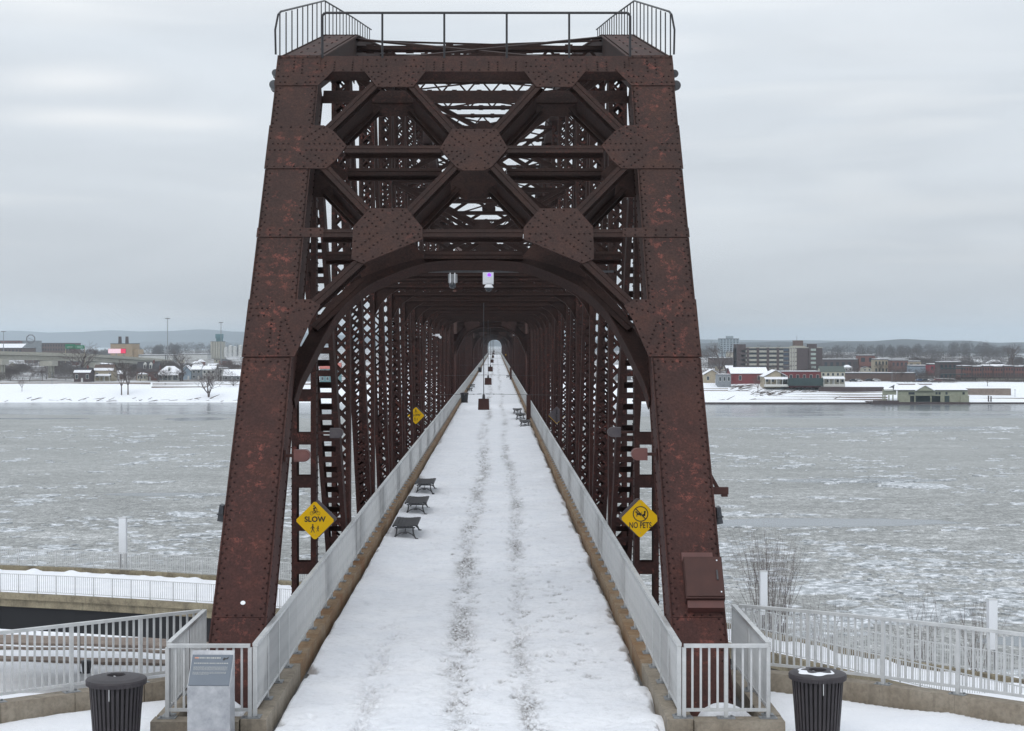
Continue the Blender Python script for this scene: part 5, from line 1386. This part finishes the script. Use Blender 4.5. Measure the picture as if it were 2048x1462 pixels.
    if porch:
        pw, ph = porch; pr = MB().add([(-pw*w_/2,-3,ph),(pw*w_/2,-3,ph),(pw*w_/2,-.01,ph+.9),(-pw*w_/2,-.01,ph+.9),(-pw*w_/2,-3,ph+.3),(pw*w_/2,-3,ph+.3),(pw*w_/2,-.01,ph+1.2),(-pw*w_/2,-.01,ph+1.2)], [(3,2,1,0),(4,5,6,7),(0,1,5,4),(1,2,6,5),(2,3,7,6),(3,0,4,7)])
        po = pr.build('porch_roof', SNOW, t); n = max(3, int(pw*w_/2.5))
        for i in range(n+1): MB().box(-pw*w_/2+.1+i*(pw*w_-.5)/n, -pw*w_/2+.4+i*(pw*w_-.5)/n, -2.9, -2.6, 0, ph-.01).build('porch_post', TRIM, po)
        MB().box(-pw*w_/2, pw*w_/2, -3, -.01, -1, .15).build('porch_floor', TRIM, t)
    return t
# left bank houses
house('dark red brick house with snowy low roof under the big bare tree', 148, 180, 736, 745, 764, wall=BRICKD, cols=3, chim=True, snow_frac=.4)
house('yellow-tan house with layered snowy roofs and a porch', 188, 226, 730, 741, 762, wall=TAN, cols=3, porch=(.8, 2.7), snow_frac=.35, roof=bmat('brown_shingles', (.13,.085,.065)))
house('red brick house with steep dark roof and two white dormers', 273, 316, 724, 743, 761, wall=BRICK, cols=4, dormers=2, snow=False, chim=True)
house('small cream sun porch wing at the foot of the dormered brick house', 274, 293, 746, 749, 761.5, d=None, wall=CREAM, kind='hip', dp=4, cols=3, door=False)
house('white-columned bungalow with broad snowy hip roof', 315, 360, 733, 746, 761, wall=GREY, kind='hip', cols=4, porch=(.95, 2.9), dormers=1)
house('pale blue house with front gable right of the bungalow', 361, 382, 732, 742, 759, wall=BLUE, kind='gable_front', cols=2)
house('light grey two-storey house near the forked tree', 383, 402, 730, 739, 759, wall=GREY, rows=2, cols=2)
house('white two-storey house behind the forked tree', 405, 430, 733, 739, 761, wall=WHT, rows=2, cols=3)
house('tall white house with bay front next to the left portal post', 431, 452, 734, 737, 760, wall=WHT, kind='flat', rows=2, cols=3)
house('low house with snowy roof partly behind the left portal post', 446, 482, 740, 752, 762, wall=GREY, cols=3)
house('small shed with white roof left of the twin dark trees', 229, 245, 742, 748, 758, wall=BRN, cols=1, dp=6)
house('grey house seen between left portal post and hanger', 590, 618, 728, 737, 762, wall=GREY, rows=2, cols=2)
house('long teal house seen between the left hanger and the diagonal', 640, 680, 726, 737, 765, wall=bmat('teal', (.10,.22,.24)), roof=bmat('pink_roof', (.5,.15,.12)), rows=2, cols=4, snow=False)
house('grey low building seen through the right hanger', 1232, 1262, 731, 738, 760, wall=GREY, rows=1, cols=3)
house('brown house seen between the right hanger and right post', 1283, 1310, 727, 735, 762, wall=BRN, rows=2, cols=2)
# scattered roofs further back
rr = random.Random(12); WALLS = [('white', WHT), ('tan', TAN), ('red brick', BRICK), ('grey', GREY), ('brown', BRN), ('cream', CREAM)]
for i in range(64):
    left = i < 28; num = i+1 if left else i-27
    px = 10+460*(num-.5)/28+rr.uniform(-7, 7) if left else 1425+605*(num-.5)/36+rr.uniform(-7, 7); yb = rr.uniform(722, 744); nm, wl = rr.choice(WALLS); wd = rr.uniform(12, 24)*(740-686)/(yb-686)*.55+6; hh = rr.uniform(6, 9)
    house('small distant %s house, %s from the left among the %s bank rooftops' % (nm, ordinal(num), 'left' if left else 'right'), px, px+wd, yb-hh-rr.uniform(3, 5), yb-hh, yb, wall=wl, kind=rr.choice(['gable_side', 'gable_front', 'hip']), cols=2, door=False, snow=rr.random() < .5, group='distant %s houses on the %s bank' % (nm, 'left' if left else 'right'))

# ---- left: factory with clock, white roof building, power plant, silos, billboard, viaduct, masts
s = 1700/F
def bld(name, label, cat, px0, px1, y0, y1, d, dp, wall, rows=0, cols=0, roofsnow=True, group=None):
    s = d/F; x0 = CX+(px0-991)*s; x1 = CX+(px1-991)*s; z1 = CH+(686-y0)*s; z0 = CH+(686-y1)*s
    t = thing(name, label, cat, ((x0+x1)/2, d, z0), group=group); w_ = x1-x0; h = z1-z0
    wl = MB().box(-w_/2, w_/2, 0, dp, -3, h).build('wall', wall, t)
    ro = MB().box(-w_/2-.2, w_/2+.2, -.2, dp+.2, h+.01, h+.6).build('roof', ROOFM, t)
    if roofsnow: MB().box(-w_/2+.2, w_/2-.2, .3, dp-.2, h+.61, h+.9).build('roof_snow', SNOW, ro)
    for j in range(rows):
        for i in range(cols):
            window(wl, -w_/2+(i+.5)*w_/cols, -.02, (j+.3)*h/rows, w_/cols*.5, h/rows*.5, False)
    return t, w_, h
t, w_, h = bld('factory_building', 'long dark brick factory block with an octagonal clock on its roof', 'factory', 46, 142, 687, 712, 1700, 40, BRN, 3, 18, False)
MB().box(-w_/2-.3, -w_/2+20, -1.2, -.3, 0, h+3).build('tower_block', GREY, t)
ck = MB(); cc = (W(61.5,678,1699).x - W(94,0,1700).x, W(0,678,1699).z-t.location.z); R_ = 4.6
pts = [(cc[0]+R_*math.cos(math.pi/8+i*math.pi/4), cc[1]+R_*math.sin(math.pi/8+i*math.pi/4)) for i in range(8)]
for a, b in zip(pts, pts[1:]+pts[:1]): ck.beam((a[0],-1,a[1]), (b[0],-1,b[1]), .7, .6, (0,1,0))
ck.beam((cc[0],-1,cc[1]), (cc[0]-2.4,-1,cc[1]+1), .3, .3); ck.beam((cc[0],-1,cc[1]), (cc[0]+3.4,-1,cc[1]-1.8), .3, .3)
for sx_ in (-3, 3): ck.beam((cc[0]+sx_,-.5,h), (cc[0]+sx_,-.5,cc[1]-3), .4, .4)
ck.build('clock', BRICKD, t)
t, w_, h = bld('warehouse', 'low dark red warehouse with a broad snow-white roof at the far left', 'warehouse', -20, 44, 697, 706, 1500, 45, BRN, 1, 9, False)
MB().add([(-w_/2,-.5,h+.7),(w_/2,-.5,h+.7),(w_/2*.7,30,h+4.5),(-w_/2,30,h+4.5)], [(0,1,2,3)]).prism([(-w_/2,h+.62),(w_/2,h+.62),(w_/2,h+.69),(-w_/2,h+.69)], lambda u, v, n: Vector((u, n, v)), -.5, 40).build('sloping_roof_snow', SNOW, t)
bld('warehouse', 'brick block with flat roof above the white-roofed warehouse', 'warehouse', -20, 40, 682, 692, 2100, 30, BRICK, 1, 10, False)
t, w_, h = bld('power_house', 'tan industrial block with two tall brick chimneys', 'power plant', 221, 265, 688, 712, 1500, 30, bmat('tan_brick', (.42,.31,.20)), 0, 0, False)
MB().box(w_/2, w_/2+5, 2, 25, -2, h*.55).build('low_wing', BM['tan_brick'], t)
for px in (240, 254): 
    x = W(px,0,1508).x-t.location.x; MB().tube((x,8,h),(x,8,h+(688-673)*1500/F),1.7,10,1.4).build('chimney', BRICKD, t)
t = thing('billboard', 'bright pink and white electronic billboard beside the highway', 'billboard', tuple(W(234.5,712,1080)))
EB = bpy.data.materials.new('led_screen'); EB.use_nodes = True; bb = EB.node_tree.nodes['Principled BSDF']; bb.inputs['Base Color'].default_value = (.8,.6,.65,1); bb.inputs['Emission Color'].default_value = (1,.62,.72,1); bb.inputs['Emission Strength'].default_value = .45
ER = bpy.data.materials.new('led_red'); ER.use_nodes = True; bb = ER.node_tree.nodes['Principled BSDF']; bb.inputs['Base Color'].default_value = (.6,.03,.08,1); bb.inputs['Emission Color'].default_value = (.75,.03,.12,1); bb.inputs['Emission Strength'].default_value = .6
k_ = 1080/F; MB().box(-18*k_, 7*k_, -.2, 0, 5.5*k_, 14.5*k_).build('screen', EB, t); MB().box(7*k_, 17*k_, -.2, 0, 5.5*k_, 14.5*k_).build('screen_red_side', ER, t)
MB().box(-18.5*k_, 17.5*k_, .01, .8, 5*k_, 15*k_).build('frame', BRN, t); MB().box(-1,-.3,.1,.7,-6,5*k_).box(4,4.7,.1,.7,-6,5*k_).build('leg', GREY, t)
t, w_, h = bld('grain_silo', 'pale concrete silo block with a green headhouse tower near the left portal post', 'silo', 421, 446, 684, 712, 1600, 14, CONCL, 0, 0, False)
for i in range(5): x = -w_/2+(i+.5)*w_/5; MB().tube((x,-.1,-2),(x,-.1,h+.3),w_/10,12).build('silo_tube', CONCL, t)
MB().box(-1,4.6,2,10,h+.7,h+3.6).box(-1.6,4.9,1,11,h+3.61,h+8).build('headhouse', bmat('blue_green_metal', (.12,.24,.27)), t)
for i, px in enumerate((452, 461, 470, 481, 491)):
    p = W(px, 712, 1600); t = thing('storage_tank', '%s white round storage tank counted rightwards from the silo block' % ['first','second','third','fourth','fifth'][i], 'tank', tuple(p), group='white storage tanks by the silo'); hh = (712-695+(i*3) % 5)*.5
    MB().tube((0,0,-1),(0,0,hh),2.1,12).build('shell', WHT, t); MB().lathe([(2.15,hh+.01),(0,hh+1)], n=12).build('roof', WHT, t)
for px, yt, d_, lab in ((335,638,1250,'tall high-mast light pole left of centre over the left bank'), (442,646,1350,'tall high-mast light pole rising behind the silo tower'), (7,664,1300,'slim light pole at the far left edge by the viaduct')):
    p = W(px, 722, d_); hh = (722-yt)*d_/F; t = thing('light_mast', lab, 'light mast', tuple(p), group='high-mast highway lights'); MB().tube((0,0,-2),(0,0,hh),.42,8,.22).build('pole', GALVD, t); MB().lathe([(.3,hh),(2.0,hh+.1),(2.0,hh+.7),(.3,hh+.9)], n=10).build('lamp_ring', GALVD, t)
# viaduct
t = thing('highway_viaduct', 'grey concrete elevated highway on piers crossing behind the left trees', 'viaduct', (0,0,0)); a = W(-60,706,880); b = W(170,712,960); c_ = W(330,722,1120)
vd = MB()
for p_, q_ in ((a, b), (b, c_)):
    vd.beam(p_, q_, 12, 1.3); 
vd.build('deck', CONCL, t)
vg = MB()
for p_, q_ in ((a, b), (b, c_)): vg.beam(p_+Vector((0,0,-2.0)), q_+Vector((0,0,-2.0)), 10, 2.4)
vg.build('girder', CONCL, t); vp = MB()
for p_, q_ in ((a, b), (b, c_)): vp.beam(p_+Vector((0,-5.9,1.1)), q_+Vector((0,-5.9,1.1)), .3, .9)
vp.build('parapet', CONCL, t)
for px, d_, yc in ((6, 890, 718), (105, 925, 721), (190, 965, 724), (250, 1030, 726)):
    p = W(px, yc, d_); MB().box(p.x-5.5, p.x+1.5, d_-6.5, d_+6, p.z-3.2, p.z-.2).box(p.x-1.8, p.x+.1, d_-3, d_-1.4, TG-2, p.z-3.21).box(p.x-1.8, p.x+.1, d_+2, d_+3.6, TG-2, p.z-3.21).build('pier', CONCL, t)
SG = mat('highway_green', (.01,.22,.12), .5)
t = thing('highway_sign', 'pair of green overhead highway sign panels beside the tallest bare tree', 'road sign', tuple(W(149,712,950))); k_ = 950/F
MB().box(-18*k_, 2*k_, -.3, 0, 14.5*k_, 23.5*k_).build('panel', SG, t); MB().box(3*k_, 20*k_, -.3, 0, 14.5*k_, 21.5*k_).build('panel', SG, t)
MB().box(-19*k_, 21*k_, .02, .7, 17*k_, 19*k_).box(-19*k_, -17.8*k_, .1, .6, -4, 17*k_).box(19.8*k_, 21*k_, .1, .6, -4, 17*k_).build('gantry', TAN, t)
for k2 in range(2): MB().box(-15*k_+k2*20*k_, -3*k_+k2*20*k_, -.36, -.31, 17.5*k_, 18.6*k_).build('lettering', TRIM, t)
# white snow fields / low white sheds behind the left houses
for i, (a, b, y0, y1) in enumerate(((277, 330, 711, 719), (332, 346, 711, 719), (355, 415, 709, 713))):
    bld('warehouse', ('long low white warehouse in the middle of the left bank', 'short white shed end right of the long white warehouse', 'thin snow-roofed warehouse strip below the silos')[i], 'warehouse', a, b, y0, y1, 1500, 20, WHT, 0, 0, True)
# left terraces and promenade wall
def strip(px0, px1, y, h_px, m, label=None, thick=1.5, nm='terrace_step', dy=0):
    d = None; dd = 756
    while dd < 1000:
        x = CX+((px0+px1)/2-991)/F*dd
        if 686+(CH-zfar(x, dd))/dd*F <= y+h_px: break
        dd += .5
    a = W(px0, y, dd); b = W(px1, y+dy, dd); return MB().box(min(a.x,b.x), max(a.x,b.x), dd, dd+thick, a.z-h_px/F*dd-1.2, a.z).build(nm, m, kind='structure')
strip(-20, 300, 765, 2.0, TERR, nm='promenade_wall'); strip(305, 400, 766, 1.4, TERR); strip(305, 412, 769, 1.4, TERR); strip(303, 415, 773, 2.4, TERR); strip(412, 488, 768, 1.2, TERR, nm='promenade_wall')
strip(560, 760, 767, 2, TERR, nm='promenade_wall')

# ---- right bank
def apt():
    d = 1100; s = d/F; x0 = CX+(1473-991)*s; zb = CH+(686-748)*s; px = lambda p: (p-1473)*s
    t = thing('apartment_block', 'six-storey dark brick apartment block with rows of pale balcony panels', 'apartment building', (x0, d, zb))
    H_ = (748-696)*s; Wd = px(1645)
    MB().box(0, Wd, 0, 16, -3, H_).build('wall', BRICKD, t)
    ro = MB().box(px(1480), Wd+.2, -.2, 16.2, H_+.01, H_+.55).build('roof', CONCL, t)
    MB().box(px(1473), px(1491), -1, 14, -3, H_+2.6).build('stair_tower', BRICKD, t)
    MB().box(px(1617), px(1633), -1.2, 6, -3, H_+2.8).build('stair_tower', BRICKD, t)
    MB().box(px(1591), px(1608), 3, 11, H_+.56, H_+5.2).build('penthouse', BRN, ro); MB().tube((px(1597),6,H_+5.2),(px(1597),6,H_+8.6),.12,5).build('antenna', GREY, ro)
    MB().box(px(1586), px(1612), 2, 12, H_+.56, H_+1.5).build('plant_deck', CONCL, ro)
    pil = [1495, 1515, 1535, 1555, 1575]
    for p in pil[:4]: MB().box(px(p)-.75, px(p)+.95, -1.2, -.002, -3, H_+.2).build('pilaster', BRICKD, t)
    fl = H_/6
    bays = [(1482,1494),(1498,1513),(1518,1533),(1538,1553),(1558,1566)]
    for j in range(6):
        MB().box(px(1481), px(1589), -.4, -.003, j*fl+fl*.93, j*fl+fl*.99).build('floor_slab', CONCL, t)
        for a, b in bays:
            MB().box(px(a), px(b), -1.0, -.8, j*fl+.1, j*fl+fl*.46).build('balcony_panel', CONCL, t)
            MB().box(px(a), px(b), -.06, -.004, j*fl+fl*.5, j*fl+fl*.9).build('window', WIN, t)
        MB().box(px(1567), px(1577), -.1, -.004, j*fl+fl*.3, j*fl+fl*.88).build('window', bmat('blue_glass', (.06,.09,.13)), t)
        for a in (1580, 1585, 1590): MB().box(px(a), px(a+3.2), -.3, -.1, j*fl+.1, j*fl+fl*.85).build('balcony_panel', CONCL, t)
        MB().box(px(1621), px(1631), -1.35, -1.21, j*fl+fl*.35, j*fl+fl*.85).build('stair_panel', bmat('pale_green_panel', (.42,.50,.46)), t)
    for a in (1579, 1584, 1589): MB().box(px(a), px(a)+.25, -.5, -.31, -1, H_).build('mullion', TRIM, t)
apt()
t, w_, h = bld('tower_block', 'hazy pale high-rise block behind the bare tree at the right bank', 'high-rise', 1440, 1478, 678, 708, 1900, 16, bmat('pale_blue_concrete', (.34,.40,.44)), 7, 6, False)
MB().box(-3, 5, 3, 10, h+.62, h+3.6).build('penthouse', BM['pale_blue_concrete'], t)
bld('low_building', 'low pale building peeping out below the hazy high-rise', 'building', 1455, 1475, 705, 709, 1700, 12, CREAM, 0, 0)
bld('low_building', 'long white-roofed strip building under the tall bare tree', 'building', 1420, 1472, 717, 722, 1300, 14, BRN, 1, 8)
house('long barn-red building with a broad snow-covered roof', 1462, 1536, 736, 747, 767, wall=REDW, kind='gable_side', dp=16, cols=2, door=False, name='barn', cat='barn')
t = house('tan gabled restaurant with dark porch under its snowy roof', 1528, 1575, 741, 753, 769, wall=TAN, kind='gable_front', dp=12, cols=4, porch=(1.0, 2.6), name='restaurant', cat='restaurant')
t = house('flat red building with long dark green awning', 1562, 1642, 742, 744, 769, wall=REDW, kind='flat', dp=14, cols=6, name='restaurant', cat='restaurant', door=False)
MB().box(-7, 10, -4, -.05, -.5, 3.2).build('awning', DKG, t)
t = house('cream two-storey house with white double porch and green-grey roof', 1642, 1690, 733, 743, 769, wall=CREAM, roof=GRNROOF, kind='gable_side', rows=2, cols=5, porch=(.9, 2.8), snow=False)
house('small tan gabled cottage left of the red barn', 1408, 1440, 740, 749, 766, wall=TAN, kind='gable_front', cols=2)
house('grey flat shed left of the red barn', 1436, 1462, 748, 750, 768, wall=GREY, kind='flat', cols=3, door=False, name='shed', cat='shed')
def row(label, px0, px1, y0, y1, yb, wall, rows, cols, d=None, dp=10, roofsnow=True, nm='town_building', cat='building'):
    d = d or D(yb, TG); return bld(nm, label, cat, px0, px1, y0, y1, d, dp, wall, rows, cols, roofsnow)
row('dark brick low warehouse right of the cream house', 1646, 1716, 720, 742, 742, BRICKD, 1, 6)
row('tall plain red brick commercial building', 1718, 1750, 712, 746, 742, BRICK, 2, 2)
row('cream-topped brick building with a row of arched windows', 1749, 1783, 720, 748, 743, TAN, 2, 5)
row('dark red brick building with flat roof in the middle of the waterfront', 1783, 1816, 722, 752, 744, BRICK, 2, 4)
row('dark glass-fronted block behind the middle of the waterfront', 1786, 1812, 719, 740, 737, DKG, 1, 4)
row('tan block with two square windows', 1816, 1842, 724, 740, 741, TAN, 1, 2)
row('pale blue-grey metal building beside the red one', 1822, 1860, 733, 757, 752, BLUE, 0, 0)
row('bright red narrow building with white sign panel', 1860, 1878, 730, 758, 753, bmat('bright_red', (.30,.03,.05)), 2, 2)
row('brick pub building with a dark terrace canopy', 1879, 1922, 726, 762, 756, BRICKD, 2, 5)
row('long retaining wall building of brown stone under the cream house', 1690, 1830, 748, 760, 762, BRN, 0, 0, dp=4)
t = thing('canopy', 'black two-level terrace canopy in front of the brick pub', 'canopy', tuple(W(1905,760,860)))
MB().box(-6,6,-4,-.2,6.0,6.6).box(-6.5,6,-5,-.2,3.0,3.4).build('awning', DKG, t)
for x in (-6,-3,0,3,5.7): MB().box(x,x+.2,-4.6,-4.4,-1.5,3.0).build('post', BLACKM, t)
# brick townhouse row
d = 880; s = d/F
for i in range(7):
    px0 = 1922+i*21; lab = ['first', 'second', 'third', 'fourth', 'fifth', 'sixth', 'last'][i]
    t, w_, h = bld('townhouse', '%s red brick townhouse from the left in the waterfront row' % lab, 'townhouse', px0, px0+20.6, 734+(i % 2), 764, d, 10, BRICK, 3, 4, True, group='brick townhouses in a row')
    MB().box(-w_/2, w_/2, -2.2, -.02, 2.6, 2.9).build('balcony', BLACKM, t); MB().box(-w_/2, w_/2, -1.0, -.05, -2, 2.2).build('ground_floor', CREAM, t)
    MB().box(-w_/2-.05, -w_/2+.5, -.4, -.02, 0, h+.9).build('pilaster', BRICKD, t)
house('white gabled rooftop house above the townhouse row', 1975, 2010, 720, 727, 735, wall=WHT, kind='hip', cols=4, door=False)
# retaining wall with railing, driftwood, terraces
RW = strip(1638, 1768, 774, 10, BRICKD, nm='retaining_wall', thick=2)
strip(1900, 2022, 777, 13, TERR, nm='retaining_wall', thick=3)
for i, y in enumerate((784.5, 789, 793.5, 798)): strip(1560-i*18, 1775, y, 1.1, TERR, thick=1.2)
strip(1408, 1456, 777, 1.2, TERR); strip(1408, 1456, 780.5, 1.5, TERR)
strip(1940, 2060, 796, 1.2, TERR)
MB().box(W(1395,0,746).x, W(2080,0,746).x, 743.5, 745.5, WZ-1, WZ+.75).build('quay_wall', BRICKD, kind='structure')
d = 838; a = W(1905,771,d); b = W(2022,771,d); t = thing('promenade_fence', 'dark blue promenade fence on top of the stone wall at right', 'fence', (a.x, d, a.z-1.5))
for i in range(40): x = (b.x-a.x)*i/39; MB().box(x-.05,x+.05,-.05,.05,0,1.5).build('post', bmat('blue_paint', (.05,.09,.16)), t)
MB().box(0,b.x-a.x,-.06,.06,1.5,1.6).box(0,b.x-a.x,-.06,.06,.7,.78).build('rail', BM['blue_paint'], t)
rr = random.Random(9)
def log_pile(label, px0, px1, y0, y1, n, m=BARK):
    mb = MB(); 
    for i in range(n):
        px = rr.uniform(px0, px1); y = rr.uniform(y0, y1); dd = 757
        while dd < 900:
            if 686+(CH-zfar(CX+(px-991)/F*dd, dd))/dd*F <= y: break
            dd += 1
        p = W(px, y, dd); a = rr.uniform(-.7, .7); l_ = rr.uniform(1.5, 6)
        mb.tube(p, p+Vector((math.cos(a)*l_, rr.uniform(-1,1), -math.sin(a)*l_*.5+.3)), rr.uniform(.12,.3), 5, .08)
    mb.build('driftwood_pile', m, kind='stuff', label=label, cat='driftwood')
log_pile('tangled driftwood piled on the snow left of the small bare tree', 1456, 1500, 772, 783, 46); log_pile('driftwood logs strewn below the small bare tree', 1500, 1562, 783, 793, 50); log_pile('driftwood heap under the brown wall', 1566, 1620, 775, 787, 45)
log_pile('scattered sticks and debris along the right waterline', 1410, 1760, 799, 806, 24)
log_pile('debris line along the left waterline', 5, 480, 797, 804, 45)
t = thing('driftwood_log', 'single long driftwood log lying on the left bank', 'log', tuple(W(62,801,762))); MB().tube((0,0,.2),(5.4,0,1.3),.22,6,.1).build('trunk', BARK, t)

# boathouse pavilion
def pavilion():
    d = 741; s = d/F; X0 = CX+(1765-991)*s; zb = CH+(686-808)*s; px = lambda p: (p-1765)*s; zz = lambda y: (808-y)*s
    t = thing('floating_pavilion', 'long olive-cream floating boathouse with snow on its gabled roofs', 'boathouse', (X0, d, zb))
    MB().box(px(1743), px(1937), -3, 16, -.6, zz(804)).build('barge_hull', BRICKD, t)
    def wallbox(a, b, y0, y1, dy=0, nm='wall'): return MB().box(px(a), px(b), dy, dy+.3, zz(y1), zz(y0)).build(nm, GREENC, t)
    wallbox(1765, 1793, 779, 789.5, .02); wallbox(1795, 1936, 781, 791.5)
    for a, b in ((1795,1818),(1881,1889),(1899,1936)): wallbox(a, b, 791.6, 804)
    wallbox(1920, 1937, 791, 804, -1)
    MB().box(px(1795), px(1936), .8, 15, zz(804), zz(782)).build('inner_wall', DKG, t) if False else None
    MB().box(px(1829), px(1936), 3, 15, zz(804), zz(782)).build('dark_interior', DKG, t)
    for a in (1765, 1769, 1777, 1785, 1818, 1829, 1861): MB().box(px(a), px(a)+.5, 0, .5, zz(804), zz(790)).build('column', GREENC, t)
    rf = MB().add([(px(1786),-.6,zz(781)),(px(1937),-.6,zz(781)),(px(1925),8,zz(770)),(px(1798),8,zz(770)),(px(1786),16,zz(781)),(px(1937),16,zz(781))], [(0,1,2,3),(3,2,5,4),(0,3,4),(1,5,2)]).build('roof', ROOFM, t)
    MB().add([(px(1787),-.6,zz(781)+.25),(px(1936),-.6,zz(781)+.25),(px(1925),8,zz(770)+.25),(px(1798),8,zz(770)+.25)], [(0,1,2,3)]).build('roof_snow', SNOW, rf)
    g = MB().prism([(px(1823),zz(785)),(px(1862),zz(785)),(px(1862),zz(782)),(px(1849),zz(771)),(px(1836),zz(782)-.0)][0:0] or [(px(1832),zz(781.5)),(px(1866),zz(781.5)),(px(1849),zz(772))], lambda u, v, n: Vector((u, n, v)), -1.2, 6)
    g.build('gable', GREENC, t)
    gs = MB()
    for a, b in ((1830, 1849), (1868, 1849)): gs.prism([(px(a),zz(781.8)),(px(b),zz(771.2)),(px(b),zz(770.2)),(px(a),zz(780.8))], lambda u, v, n: Vector((u, n, v)), -1.5, 6.2)
    gs.build('gable_snow', SNOW, t)
    MB().add([(px(1768),-.6,zz(781)),(px(1794),-.6,zz(781)),(px(1791),6,zz(776)),(px(1773),6,zz(776))], [(0,1,2,3)]).build('wing_roof_snow', SNOW, t)
    for a, b in ((1805,1838),(1847,1872)):
        MB().box(px(a), px(b), 7, 10, zz(773), zz(768.5)).build('clerestory', BRN, rf); MB().box(px(a)-.3, px(b)+.3, 6.8, 10.2, zz(768.5), zz(767.5)).build('clerestory_snow', SNOW, rf)
    for a in (1819, 1823, 1827, 1873, 1879, 1893, 1927): window(t, px(a), -.06, zz(789), 1.0, 1.1, False)
    MB().box(px(1890), px(1898), -.05, .02, zz(804), zz(791.6)).build('door', DKG, t)
    MB().box(px(1743), px(1795), -2.9, -2.7, zz(804), zz(800.5)).build('deck_rail', BRICKD, t)
    MB().box(px(1860), px(1866), -1.2, -.6, zz(803), zz(797)).build('boat', WHT, t) if False else None
pavilion()
for i, (px, lab) in enumerate(((1977, 'left dark mooring post on the right bank'), (1982, 'right dark mooring post on the right bank'))):
    p = W(px, 803, 752); t = thing('mooring_post', lab, 'post', tuple(p)); MB().box(-.25,.25,-.25,.25,-1,2.6-i*.3).build('shaft', BRICKD, t); MB().box(-.3,.3,-.3,.3,2.6-i*.3,2.75-i*.3).build('cap', BLACKM, t)
# parked cars on the right promenade
CARC = [('dark', (.03,.035,.045)), ('white', (.6,.6,.6)), ('red', (.25,.02,.02)), ('grey', (.2,.21,.22)), ('blue', (.04,.08,.18))]
for i, px in enumerate((1706, 1716, 1655, 1663, 1840, 1850, 1862, 1874, 1420, 1430, 1738, 1752)):
    nm, cc_ = CARC[i % 5]; d_ = 842 if i < 8 else 850; x = CX+(px-991)/F*d_
    t = thing('parked_car', '%s parked car on the snowy promenade %s' % (nm, ['right of the cream house','farther right of the cream house','before the cream house','at the right corner of the cream house','left of the red narrow building','before the blue-grey building','before the red narrow building','before the pub canopy','left of the small tan cottage','before the grey shed','left of the promenade lamp over the boathouse','just left of the boathouse gable, by the lamp'][i]), 'car', (x, d_, zfar(x, d_)), group='cars parked on the promenade')
    key = 'car_'+nm
    if key not in BM: BM[key] = mat(key, cc_, .3)
    MB().prism([(-2.2,.3),(2.2,.3),(2.25,.8),(1.3,.95),(.8,1.45),(-1.0,1.45),(-1.6,.95),(-2.2,.9)], lambda u, v, n: Vector((u, n, v)), -.85, .85).build('body', BM[key], t)
    MB().prism([(1.05,1.0),(.7,1.36),(-.9,1.36),(-1.3,1.0)], lambda u, v, n: Vector((u, n, v)), -.87, .87).build('window', WIN, t)
    for a in (-1.35, 1.35): MB().tube((a,-.9,.32),(a,.9,.32),.33,10).build('wheel', BLACKM, t)
# street lamps on the promenade
for px, yt, yb, lab in ((1614, 742, 775, 'slim promenade lamp pole before the awning building'), (1784, 742, 778, 'slim promenade lamp pole above the left end of the boathouse'), (1484, 737, 770, 'slim lamp pole before the red barn'), (2030, 780, 803, 'slim lamp pole at the lower right bank edge'), (104, 748, 769, 'slim promenade lamp pole under the viaduct'), (80, 748, 769, 'slim promenade lamp pole left of the viaduct pier'), (331, 768, 785, 'short lamp pole on the left terrace steps')):
    d_ = 815 if yb < 800 else 765; p = W(px, yb, d_); hh = (yb-yt)*d_/F; t = thing('street_lamp', lab, 'street lamp', tuple(p), group='far street lamps'); MB().tube((0,0,-1.5),(0,0,hh),.10,6).build('pole', GREY, t); MB().box(-.35,.35,-.15,.15,hh,hh+.2).build('lamp_head', GREY, t)

# ------------------------------------------------------------------ air
hm = bpy.data.materials.new('haze'); hm.use_nodes = True; t_ = hm.node_tree; t_.nodes.clear()
o_ = t_.nodes.new('ShaderNodeOutputMaterial'); pv = t_.nodes.new('ShaderNodeVolumePrincipled'); pv.inputs['Density'].default_value = HAZE; pv.inputs['Color'].default_value = (.80,.91,1,1); pv.inputs['Anisotropy'].default_value = .2
t_.links.new(pv.outputs[0], o_.inputs['Volume'])
hb = MB().box(-3600, 3300, -120, 12500, WZ-4.5, 92).build('haze', hm, kind='stuff', label='pale winter haze filling the air over the river and town', cat='haze')
